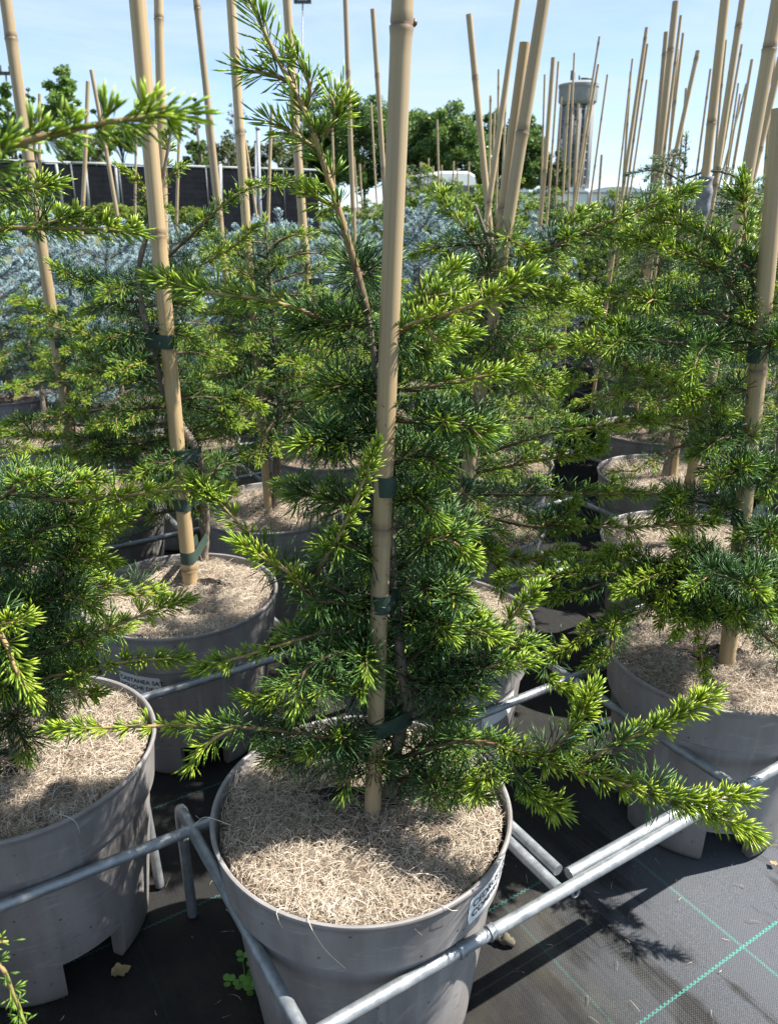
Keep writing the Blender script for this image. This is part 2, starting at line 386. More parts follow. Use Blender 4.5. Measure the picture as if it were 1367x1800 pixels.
m, nt, b = new_mat('earth'); M['earth'] = m
nz = noise(nt, .35, 6, .65, mapping(nt)); nz2 = noise(nt, 6, 6, .7, mapping(nt))
c = ramp(nt, [(.35, (.12, .10, .075)), (.5, (.09, .105, .04)), (.65, (.06, .10, .025))], nz.outputs['Fac']).outputs[0]
c = mix(nt, .6, c, ramp(nt, [(.3, (.5,) * 3), (.7, (1.2,) * 3)], nz2.outputs['Fac']).outputs[0], 'MULTIPLY')
nt.links.new(c, b.inputs['Base Color']); b.inputs['Roughness'].default_value = .95; bump(nt, b, nz2.outputs['Fac'], .6, .05)

# ------------------------------------------------------------------ the setting
def sheet(name, x0, x1, y0, y1, z, mat):
    me = mesh_np(name, [[x0, y0, z], [x1, y0, z], [x1, y1, z], [x0, y1, z]], [np.array([[0, 1, 2, 3]])], mat, smooth=False)
    return obj(name, me)
tag(sheet('ground', -900, 900, -300, 1500, -.012, M['earth']), kind='structure')
nx_, ny_ = 240, 214; gx_, gy_ = np.meshgrid(np.linspace(-9, 9, nx_), np.linspace(-3, 13, ny_))
gz_ = -.004 + .0022 * np.sin(gx_ * 3.1 + 1.7 * np.sin(gy_ * 1.3)) * np.sin(gy_ * 2.3 + gx_) + .0016 * np.sin(gx_ * 8.3 + gy_ * 5.1) * np.sin(gy_ * 6.7 - gx_ * 3)
i_ = (np.arange(ny_ - 1)[:, None] * nx_ + np.arange(nx_ - 1)[None]).ravel()
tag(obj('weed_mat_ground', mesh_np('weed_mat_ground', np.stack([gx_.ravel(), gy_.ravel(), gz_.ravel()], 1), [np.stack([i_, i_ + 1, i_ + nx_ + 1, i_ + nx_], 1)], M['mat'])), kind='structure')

# ------------------------------------------------------------------ pots
def ring(r, z, a): return np.stack([r * np.cos(a), r * np.sin(a), np.full_like(a, z)], 1)
def pot_mesh():
    n = 112; a = np.arange(n) * 2 * np.pi / n
    mb = MB()
    prof = [(.1875, .090), (.200, .20), (.2095, .298), (.2098, .3045), (.2165, .3095), (.2195, .312), (.2265, .385), (.2285, .396),
            (.2312, .3985), (.2322, .402), (.2312, .4048), (.2282, .4055), (.2255, .4040), (.2245, .398), (.2215, .36)]
    v = np.concatenate([ring(r, z, a) for r, z in prof]); m_ = len(prof)
    i = np.arange(m_ - 1)[:, None] * n; j = np.arange(n)[None]; j2 = (j + 1) % n
    mb.add(v, np.stack([i + j, i + j2, i + n + j2, i + n + j], -1).reshape(-1, 4))
    # underside
    v = np.concatenate([ring(.1873, .0905, a), [[0, 0, .0905]]]); mb.add(v, t=np.stack([np.arange(n), np.full(n, n), (np.arange(n) + 1) % n], 1))
    # four feet between the notches
    per = n // 4; w = 17
    for k in range(4):
        idx = (np.arange(w + 1) + k * per) ; aa = a[idx % n]
        outer = [(.1875, .0900), (.1825, .045), (.179, .016), (.172, .003), (.166, 0)]
        inner = [(.150, 0), (.150, .09)]
        pr = outer + inner; mm = len(pr); ww = w + 1
        v = np.concatenate([ring(r, z, aa) for r, z in pr]); i = np.arange(mm - 1)[:, None] * ww; j = np.arange(w)[None]
        mb.add(v, np.stack([i + j, i + ww + j, i + ww + j + 1, i + j + 1], -1).reshape(-1, 4))
        for e in (0, w):
            p = np.array([[r * math.cos(aa[e]), r * math.sin(aa[e]), z] for r, z in pr]); ctr = p.mean(0, keepdims=True)
            mb.add(np.concatenate([p, ctr]), t=[[q, (q + 1) % mm, mm] for q in range(mm)])
    return mb.mesh('pot_wall', M['pot'])
POT_ME = pot_mesh()
try:
    for p in POT_ME.polygons: pass
    POT_ME.set_sharp_from_angle(angle=R(38))
except Exception: pass

def mulch_mesh(seed):
    rng = np.random.default_rng(seed); nr, na = 15, 56
    a = np.arange(na) * 2 * np.pi / na; vs = [[[0, 0, 0]]]
    for k in range(1, nr + 1):
        r = .2225 * k / nr; vs.append(ring(r, 0, a))
    v = np.concatenate(vs).astype(float)
    z = .384 + .006 * np.sin(v[:, 0] * 31 + seed) * np.cos(v[:, 1] * 27 + 2 * seed) + .004 * np.sin(v[:, 0] * 73 + v[:, 1] * 59)
    rr = np.hypot(v[:, 0], v[:, 1]); z += rng.normal(0, .0018, len(v)) - .012 * np.exp(-((v[:, 0] + .015)**2 / .0020 + (v[:, 1] - .03)**2 / .0010)) - .010 * (rr > .215)
    v[:, 2] = z
    t = [[0, 1 + j, 1 + (j + 1) % na] for j in range(na)]
    i = (np.arange(nr - 1)[:, None] * na) + 1; j = np.arange(na)[None]; j2 = (j + 1) % na
    q = np.stack([i + j, i + na + j, i + na + j2, i + j2], -1).reshape(-1, 4)
    return mesh_np('mulch', v, [np.array(t), q], M['mulch'])
def strand_arrays(P, D, L, W, curl, tone, rng):
    """flat curved ribbons: base P, heading D, 3 segments"""
    n = len(P); up = np.array([0, 0, 1.0]); S = np.cross(D, up); S /= np.linalg.norm(S, axis=1)[:, None] + 1e-9
    us = np.array([0, .33, .67, 1.0]); v = np.zeros((n, 4, 2, 3))
    bend = rng.normal(0, 1, (n, 1)) * curl
    lift = np.abs(rng.normal(0, .10, n)) * L
    for k, u in enumerate(us):
        c = P + D * (L * u)[:, None] + S * ((u**2) * L)[:, None] * bend + up[None] * (lift * 4 * u * (1 - u))[:, None]
        w = W * (1.0, .95, .8, .35)[k]
        tw = S * .8 + up[None] * rng.normal(0, .5, (n, 1))
        v[:, k, 0] = c - tw * w[:, None] / 2; v[:, k, 1] = c + tw * w[:, None] / 2
    b0 = (np.arange(n) * 8)[:, None, None]; k = np.arange(3)[None, :, None] * 2
    q = (b0 + k + np.array([0, 1, 3, 2])[None, None]).reshape(-1, 4)
    return v.reshape(-1, 3), q, np.repeat(tone, 8)
def fibre_mesh(seed, n):
    rng = np.random.default_rng(seed)
    r = .219 * np.sqrt(rng.random(n)); a = rng.random(n) * 2 * np.pi
    P = np.stack([r * np.cos(a), r * np.sin(a), np.zeros(n)], 1)
    hole = np.exp(-((P[:, 0] + .015)**2 / .0022 + (P[:, 1] - .035)**2 / .0009)); keep = rng.random(n) > hole * 1.05
    P = P[keep]; r = r[keep]; n = len(P)
    P[:, 2] = .386 + .006 * np.sin(P[:, 0] * 31 + seed) * np.cos(P[:, 1] * 27 + 2 * seed) + rng.random(n) * .009
    h = rng.random(n) * 2 * np.pi; el = rng.normal(.10, .22, n)
    D = np.stack([np.cos(h) * np.cos(el), np.sin(h) * np.cos(el), np.sin(el)], 1)
    L = rng.uniform(.008, .034, n)
    # keep strands inside the rim
    e = P + D * L[:, None]; out = np.hypot(e[:, 0], e[:, 1]) > .219
    D[out, :2] *= -1
    W = rng.uniform(.00035, .00085, n); pt = .5 + .5 * np.sin(P[:, 0] * 23 + seed) * np.sin(P[:, 1] * 19 + 1.3 * seed); tone = np.clip(rng.normal(.50 + .12 * pt, .26, n), 0, 1)
    chip = rng.random(n) < .03; W[chip] = rng.uniform(.002, .004, chip.sum()); L[chip] *= .45; tone[chip] = rng.uniform(0, .35, chip.sum())
    v, q, t = strand_arrays(P, D, L, W, .45, tone, rng)
    return mesh_np('fibres', v, [q], M['fibre'], {'tone': t}, smooth=False)
MULCH = [mulch_mesh(k) for k in (3, 8)]
FIB_NEAR = [fibre_mesh(11, 16000), fibre_mesh(12, 16000)]
FIB_FAR = [fibre_mesh(13, 2600), fibre_mesh(14, 2600)]

POTS = {}
def make_pot(key, x, y, rz, near, label, group='grey plastic pots in the rack', mulch_rz=None):
    p = empty('plant_pot', (x, y, 0), 0)
    w = obj('pot_wall', POT_ME, p, rz=rz)
    k = int(abs(x * 37 + y * 91) * 10) % 2
    mr = rz * 2.1 if mulch_rz is None else mulch_rz
    mu = obj('mulch', MULCH[k], p, rz=mr)
    f = obj('fibres', (FIB_NEAR if near else FIB_FAR)[k], mu); f['kind'] = 'stuff'
    tag(p, label, 'plant pot', group); POTS[key] = p
    return p

# ------------------------------------------------------------------ needles and shoots
def needle_arrays(P, D, L, W, tone, rng, bend=.05):
    n = len(P)
    ref = rng.normal(size=(n, 3)); S = np.cross(D, ref); S /= np.linalg.norm(S, axis=1)[:, None] + 1e-9
    B = np.cross(D, S); v = np.zeros((n, 5, 3)); v[:, 0] = P
    off = S * (L * bend * rng.normal(0, 1, n))[:, None]
    mid = P + D * (L * .76)[:, None] + off
    for k in range(3):
        th = k * 2 * np.pi / 3
        v[:, 1 + k] = mid + (S * math.cos(th) + B * math.sin(th)) * (W * .5)[:, None]
    v[:, 4] = P + D * L[:, None] + off * .9
    f = np.array([[0, 2, 1], [0, 3, 2], [0, 1, 3], [4, 1, 2], [4, 2, 3], [4, 3, 1]])
    t = (np.arange(n) * 5)[:, None, None] + f[None]
    return v.reshape(-1, 3), t.reshape(-1, 3), np.repeat(tone, 5)
class Foliage:
    def __init__(s): s.P, s.D, s.L, s.W, s.t = [], [], [], [], []
    def add(s, P, D, L, W, t):
        s.P.append(P); s.D.append(D); s.L.append(L); s.W.append(W); s.t.append(t)
    def mesh(s, name, mat, rng, bend=.05, keep=1.0, origin=None):
        P, D, L, W, t = (np.concatenate(x) for x in (s.P, s.D, s.L, s.W, s.t))
        if keep < 1:
            k = rng.random(len(P)) < keep; P, D, L, W, t = P[k], D[k], L[k], W[k] * .85 * (1 / keep)**.5, t[k]
        v, f, a = needle_arrays(P, D, L, W, np.clip(t, 0, 1), rng, bend)
        return mesh_np(name, v, [f], mat, {'tone': a})
STY = dict(sp=.0105, Lo=.047, Ly=.0215, y0=.6, ko=15, ky=14, tip=.055, ntip=54, Wo=.00185, Wy=.0024, tone=0.0, fwd=.55, start=.04)
def shoot(fol, pts, rng, **kw):
    s_ = {**STY, **kw}; s_['Ly'] *= 1.12
    T, N, B = frames(pts)
    seg = np.concatenate([[0], np.cumsum(np.linalg.norm(np.diff(pts, axis=0), axis=1))]); Ls = seg[-1]
    n = max(2, int(Ls * (1 - s_['start']) / s_['sp']))
    s = np.linspace(Ls * s_['start'], Ls - .012, n) + rng.normal(0, s_['sp'] * .25, n); s = np.clip(s, 0, Ls)
    def interp(A, x): return np.stack([np.interp(x, seg, A[:, k]) for k in range(3)], 1)
    C, t, nn, bb = (interp(X, s) for X in (pts, T, N, B))
    u = s / Ls; yw = np.clip((u - s_['y0'] + .10) / .20, 0, 1); yw = yw * yw * (3 - 2 * yw)
    th = np.arange(n) * 2.39996 + rng.normal(0, .35, n) + rng.random() * 6
    rad = nn * np.cos(th)[:, None] + bb * np.sin(th)[:, None]
    ax = rad * .85 + t * (s_['fwd'] + .45 * yw)[:, None] + np.array([0, 0, .22])
    ax /= np.linalg.norm(ax, axis=1)[:, None]
    k = np.maximum(3, np.round((s_['ko'] * (1 - yw) + s_['ky'] * yw) * rng.uniform(.75, 1.2, n)).astype(int))
    I = np.repeat(np.arange(n), k); m = len(I)
    a = ax[I]; ref = rng.normal(size=(m, 3)); S = np.cross(a, ref); S /= np.linalg.norm(S, axis=1)[:, None] + 1e-9
    phimax = (1.38 * (1 - yw) + .85 * yw)[I]; q = np.sqrt(rng.random(m)); phi = q * phimax
    D = a * np.cos(phi)[:, None] + S * np.sin(phi)[:, None]
    L = ((s_['Lo'] * (1 - yw) + s_['Ly'] * yw) * rng.uniform(.8, 1.15, n))[I] * rng.uniform(.78, 1.1, m)
    W = ((s_['Wo'] * (1 - yw) + s_['Wy'] * yw))[I] * rng.uniform(.85, 1.15, m)
    rt = rng.normal(0, .08, n) + rng.normal(0, .09)
    tone = (.10 + rt + .14 * u)[I] * (1 - yw[I]) + (.66 + .26 * u + rt)[I] * yw[I] + .10 * (1 - q) + rng.normal(0, .05, m) + s_['tone']
    fol.add(C[I] + a * .0025, D, L, W, tone)
    # the growing tip: single needles set spirally, pointing forward
    nt_ = int(s_['ntip'] * min(1, Ls / .12))
    if nt_ > 3:
        s = Ls - s_['tip'] * (1 - np.linspace(0, 1, nt_)**.8) ; s = np.clip(s, 0, Ls)
        C, t, nn, bb = (interp(X, s) for X in (pts, T, N, B)); th = np.arange(nt_) * 2.39996 + rng.random() * 6
        rad = nn * np.cos(th)[:, None] + bb * np.sin(th)[:, None]
        e = np.linspace(1.0, .25, nt_) + rng.normal(0, .12, nt_)
        D = rad * np.sin(np.clip(e, .05, 1.3))[:, None] + t * np.cos(np.clip(e, .05, 1.3))[:, None]; D /= np.linalg.norm(D, axis=1)[:, None]
        fol.add(C, D, rng.uniform(.8, 1.15, nt_) * (s_['Ly'] + .002), np.full(nt_, s_['Wy'] * 1.12), .80 + rng.normal(0, .07, nt_) + s_['tone'])
def wood(mb, pts, r0, r1, y0=.6, sides=6):
    n = len(pts); u = np.linspace(0, 1, n)
    tone = np.clip(.30 + .4 * (u - y0 + .2) / .4, .15, .72); tone = np.where(u > .86, .72 + (u - .86) * 2, tone)
    mb.tube(pts, r0 * (1 - u)**.8 + r1, sides, True, tone)

class Branch:
    """one limb with its side shoots -> wood mesh + needle mesh"""
    def __init__(s, rng, mat='needle', keep=1.0): s.rng, s.fol, s.mb, s.mat, s.keep = rng, Foliage(), MB(), mat, keep
    def shoot(s, P, r0=.004, r1=.0013, sides=6, raw=False, **kw):
        pts = np.asarray(P) if raw else smooth_path(P)
        wood(s.mb, pts, r0, r1, kw.get('y0', .6), sides); shoot(s.fol, pts, s.rng, **kw); return pts
    def sides(s, pts, n, l0, l1, ang=(.5, .95), u0=.25, u1=.85, droop=.0, **kw):
        T, N, B = frames(pts); rng = s.rng
        for k in range(n):
            u = u0 + (u1 - u0) * (k + rng.random() * .7) / max(1, n); i = int(u * (len(pts) - 1))
            sd = 1 if k % 2 else -1
            d = T[i] * math.cos(an := rng.uniform(*ang)) + N[i] * sd * math.sin(an) + np.array([0, 0, rng.normal(.08, .22) - droop])
            d /= np.linalg.norm(d); L = (l0 + (l1 - l0) * u) * rng.uniform(.7, 1.25)
            e = d * L + np.array([0, 0, -.05 * L + droop * -.3 * L]) + rng.normal(0, .06 * L, 3)
            s.shoot([pts[i], pts[i] + d * L * .5 + np.array([0, 0, .03 * L]), pts[i] + e], .0015, .0009, 5, **kw)
    def build(s, parent, name='branch'):
        o = obj(name, s.mb.mesh('branch', M['twig'], attr='tone'), parent)
        f = obj('needles', s.fol.mesh('needles', M[s.mat], s.rng, keep=s.keep), o); f['kind'] = 'stuff'
        return o

def trunk_at(tr, z):
    return np.array([np.interp(z, tr[:, 2], tr[:, k]) for k in range(3)])
def trunk_obj(tr, r0, r1, parent, rng):
    n = len(tr); u = np.linspace(0, 1, n); mb = MB()
    mb.tube(tr, (r0 * (1 - u)**.85 + r1) * (1 + .10 * np.sin(np.arange(n) * 1.7) * rng.random()), 9)
    return obj('trunk', mb.mesh('trunk', M['bark']), parent)
def random_branch(rng, tr, z, az, L, rise, droop, nsub, mat='needle', keep=1.0, y0=None, **kw):
    """a limb leaving the trunk at height z towards azimuth az"""
    y0 = rng.uniform(.45, .7) if y0 is None else y0
    p0 = trunk_at(tr, z); h = np.array([math.cos(az), math.sin(az), 0]); s = np.array([-h[1], h[0], 0])
    w = rng.normal(0, .07)
    P = [p0 + h * L * u + s * w * L * math.sin(u * 3) + np.array([0, 0, L * (rise * u - droop * u * u)]) for u in (0, .3, .6, 1)]
    br = Branch(rng, mat, keep); pts = br.shoot(P, .0016 + .0065 * L, .0011, y0=y0, **kw)
    br.sides(pts, nsub, L * .30, L * .22, y0=max(.3, y0 - .1), **kw)
    return br
def random_tree(rng, tr, parent, n, z0, z1, r_low, r_high, mat='needle', keep=1.0, skip=None, nsub=3, rise=(.1, .5), droop=.25, **kw):
    az = rng.random() * 6.28
    for k in range(n):
        u = (k + rng.random() * .6) / n; z = z0 + (z1 - z0) * u; az += 2.39996 + rng.normal(0, .25)
        if skip and skip(z, az): continue
        L = (r_low + (r_high - r_low) * u) * rng.uniform(.65, 1.2)
        random_branch(rng, tr, z, az, L, rise[0] + (rise[1] - rise[0]) * u + rng.normal(0, .12), droop * rng.uniform(.4, 1.4),
                      max(0, int(round(nsub * (1.15 - .6 * u) + rng.normal(0, .5)))), mat, keep, **kw).build(parent)
    # leader
    br = Branch(rng, mat, keep); i = int(len(tr) * .8); br.shoot(tr[i:] if len(tr) - i > 5 else tr[-6:], .004, .0014, raw=True, y0=.45, **kw); br.build(parent, 'leader')

def px_path(spec, ox):
    """[(px, py, Y), ...] -> points relative to the tree's base"""
    return [at_y(*q) - ox for q in spec]

def tree_root(key, x, y, label, group='cedars in the rack'):
    t = empty('cedar_tree', (x, y, .385)); tag(t, label, 'cedar tree', group); return t
TREES = {}

# ------------------------------------------------------------------ bamboo canes
CANES = []
def cane_mesh(length, r, rng, sides=14, bow=0.0, at=None):
    """culm along +z from the origin, nodes as swollen rings, open cut top"""
    zs, rs, nd = [], [], []
    nodes = []; z = rng.uniform(.05, .22)
    while z < length - .02: nodes.append(z); z += rng.uniform(.34, .56) if r > .007 else rng.uniform(.24, .38)
    if at: nodes = sorted(at)
    def put(z, k, n): zs.append(z); rs.append(r * k * (1.04 - .12 * z / length)); nd.append(n)
    put(0, 1, 0); last = 0
    for zn in nodes:
        for f in (.33, .67): put(last + (zn - last) * f, 1.0, 0)
        for dz, k, n in ((-.03, 1.0, 0), (-.012, 1.03, .05), (-.005, 1.10, .35), (-.0014, 1.13, .75), (.0006, .985, 1.0), (.0035, 1.06, .45), (.014, 1.01, .06), (.03, 1.0, 0)):
            put(zn + dz, k, n)
        last = zn + .03
    put(length, 1, 0)
    o = np.argsort(zs); zs, rs, nd = np.array(zs)[o], np.array(rs)[o], np.array(nd)[o]
    keep = zs <= length; zs, rs, nd = zs[keep], rs[keep], nd[keep]
    u = zs / length; off = bow * np.sin(u * np.pi); a0 = rng.random() * 6
    pts = np.stack([off * math.cos(a0), off * math.sin(a0), zs], 1)
    mb = MB(); mb.tube(pts, rs, sides, False, nd)
    e = pts[-1]; a = np.arange(sides) * 2 * np.pi / sides        # cut end: wall ring and a dark bore
    T, N, B = frames(pts); rr = rs[-1]
    def rg(k, dz): return e + rr * k * (np.cos(a)[:, None] * N[-1] + np.sin(a)[:, None] * B[-1]) + np.array([0, 0, dz])
    v = np.concatenate([rg(1, 0), rg(.62, -.0005), rg(.6, -.02), [e + np.array([0, 0, -.021])]]); j = np.arange(sides); j2 = (j + 1) % sides
    q = np.concatenate([np.stack([j, j2, sides + j2, sides + j], 1), np.stack([sides + j, sides + j2, 2 * sides + j2, 2 * sides + j], 1)])
    mb.add(v, q, np.stack([2 * sides + j, 2 * sides + j2, np.full(sides, 3 * sides)], 1), np.concatenate([np.full(sides, .1), np.full(sides, .3), np.full(sides + 1, 1.0)]))
    return mb.mesh('culm', M['bamboo'], attr='node')
def tie_mesh(c, t, rc, rt, h, tilt=0.0):
    """flat band looped tight round two stems (plan: hull of two circles)"""
    c, t = np.asarray(c, float), np.asarray(t, float); d = t[:2] - c[:2]; L = np.linalg.norm(d)
    b = math.atan2(d[1], d[0]); off = math.acos(max(-1, min(1, (rc - rt) / max(L, 1e-4)))) if L > abs(rc - rt) else 0.0
    ang1 = np.linspace(b + off, b + 2 * math.pi - off, 18); ang2 = np.linspace(b - off, b + off, 12)
    P = [(c[0] + rc * math.cos(a), c[1] + rc * math.sin(a), 0) for a in ang1] + [(t[0] + rt * math.cos(a), t[1] + rt * math.sin(a), tilt) for a in ang2]
    P = np.array(P); n = len(P); zc = c[2]; ctr = P.mean(0)
    out = P - ctr; out[:, 2] = 0; out /= np.linalg.norm(out, axis=1)[:, None]
    loops = [P + [0, 0, zc - h / 2], P + out * .0008 + [0, 0, zc - h / 2], P + out * .0008 + [0, 0, zc + h / 2], P + [0, 0, zc + h / 2]]
    v = np.concatenate(loops); j = np.arange(n); j2 = (j + 1) % n; q = []
    for k in range(4): a, b_ = k * n, ((k + 1) % 4) * n; q.append(np.stack([a + j, a + j2, b_ + j2, b_ + j], 1))
    mb = MB(); mb.add(v, np.concatenate(q))
    me = mb.mesh('tie', M['tie'])
    try: me.set_sharp_from_angle(angle=R(40))
    except Exception: pass
    return me
def make_cane(top, low, wpx, Y=None, ztop=None, label=None, sides=12, group='bamboo canes', ylean=0.0, z0=.37, bow=.004, seed=None, node_py=None):
    """a cane seen through two photo pixels, standing in the plane at distance Y"""
    if Y is None:
        r = ray(*top); Y = r[1] * ((ztop or 1.95) - CAM_H) / r[2]
    a, b_ = at_y(*top, Y + ylean), at_y(*low, Y)
    d = a - b_; base = b_ + d * ((z0 - b_[2]) / d[2])
    zt = a[2] if top[1] > 3 else (ztop or 2.1)
    end = b_ + d * ((zt - b_[2]) / d[2])
    rad = .94 * wpx / FPX * proj((a + b_) / 2)[2] / 2
    rng = np.random.default_rng(seed if seed is not None else int(abs(top[0] * 31 + top[1] * 7)) + 5)
    L = np.linalg.norm(end - base)
    o = empty('bamboo_cane', base); o.rotation_mode = 'QUATERNION'; o.rotation_quaternion = Vector(end - base).to_track_quat('Z', 'Y')
    at = None
    if node_py:
        at = []
        for py in node_py:
            x_ = top[0] + (low[0] - top[0]) * (py - top[1]) / (low[1] - top[1]); zz = at_y(x_, py, Y)[2]; at.append((zz - base[2]) / ((end - base)[2] / L))
        at = [q for q in at if .02 < q < L - .02]
    c = obj('culm', cane_mesh(L, rad, rng, sides, bow, at), o)
    tag(o, label, 'bamboo cane', group)
    rec = dict(o=o, base=base, dir=(end - base) / L, r=rad, top=end, L=L); CANES.append(rec); return rec
def add_tie(rec, z, tr_world, rt, h=.021, tilt=0.0):
    """band round the cane and the trunk next to it at height z"""
    c = rec['base'] + rec['dir'] * ((z - rec['base'][2]) / rec['dir'][2])
    t = np.array([tr_world[0], tr_world[1], z])
    L = np.linalg.norm((t - c)[:2])
    me = tie_mesh((0, 0, 0), (t - c) * np.array([1, 1, 0]), rec['r'] * 1.03, rt, h, tilt)
    o = bpy.data.objects.new('tie', me); COL.objects.link(o); o.parent = rec['o']
    o.matrix_parent_inverse = Matrix.Identity(4)
    q = rec['o'].rotation_quaternion
    o.location = q.inverted() @ Vector(c - rec['base']); o.rotation_mode = 'QUATERNION'
    # band lies square to the cane's own axis on the cane side
    o.rotation_quaternion = q.inverted()
    return o

# ------------------------------------------------------------------ the cedar in front (A)
rngA = np.random.default_rng(101)
def bud(rec, py, dx, s):
    """dark branch scar just above a node"""
    z = at_y(0, py, rec['base'][1])[2]; t_ = (z - rec['base'][2]) / rec['dir'][2]; mb = MB(); u = np.linspace(0, 1, 7)
    mb.tube(np.stack([np.full(7, dx), -np.sqrt(max(0, rec['r']**2 - dx * dx)) * np.ones(7) - .0005 * np.sin(u * 3.1), t_ + s * 2.4 * u], 1), s * np.sin(np.clip(u, .04, .96) * 3.14)**.7, 8, True, 1.0)
    o_ = obj('branch_scar', mb.mesh('branch_scar', M['bamboo'], attr='node'), rec['o']); return o_
make_pot('A', *cell(0, 0), R(28), True, 'grey pot in front with a white cedar label, nearest to the camera', mulch_rz=R(-15))
caneA = make_cane((711, 0), (655, 1430), 36, Y=float(at_z(655, 1430, .388)[1]), ztop=1.86, sides=22, z0=.35, bow=.003, seed=12, node_py=(45, 928, -700),
                  label='thick tan bamboo cane in the middle, in front of the foremost cedar')
bud(caneA, 928, .001, .0045); bud(caneA, 45, .006, .0035)
oxA = np.array([.003, 1.022, .385])
tA = tree_root('A', oxA[0], oxA[1], 'foremost cedar with a long leader leaning left of the thick middle cane')
trA = smooth_path(px_path([(684, 1395, 1.015), (700, 1300, 1.02), (717, 1235, 1.025), (703, 1165, 1.02), (693, 1050, 1.022), (684, 900, 1.024), (674, 740, 1.026), (657, 625, 1.03), (640, 530, 1.03), (610, 420, 1.026),
                          (570, 290, 1.024), (533, 190, 1.022), (482, 92, 1.03), (432, -15, 1.02)], oxA), .012)
trunk_obj(trA[:int(len(trA) * .72)], .0078, .0030, tA, rngA)
# leader: spaced tufts of long fresh needles
i0 = int(np.searchsorted(trA[:, 2], at_y(645, 560, 1.06)[2] - .385)); lead = trA[i0:]
br = Branch(rngA); br.shoot(lead, .0042, .0016, raw=True, sp=.024, Lo=.046, Ly=.031, y0=.22, ko=12, ky=18, ntip=50, Wo=.0017, Wy=.0025, fwd=1.0, tone=.02, tip=.07)
for (a, b_, c_) in (((520, 150), (480, 132), (424, 122)), ((556, 262), (518, 236), (468, 212)), ((585, 215), (600, 190), (602, 168)), ((535, 200), (545, 150), (520, 95)), ((598, 365), (560, 350), (525, 330)), ((566, 245), (590, 205), (580, 165))):
    br.shoot(px_path([(*a, 1.045), (*b_, 1.035), (*c_, 1.03)], oxA), .002, .0011, 5, sp=.010, Lo=.03, Ly=.029, y0=.1, ky=11, ntip=22, Wy=.0025, tone=-.02, fwd=1.2)
br.build(tA, 'leader')
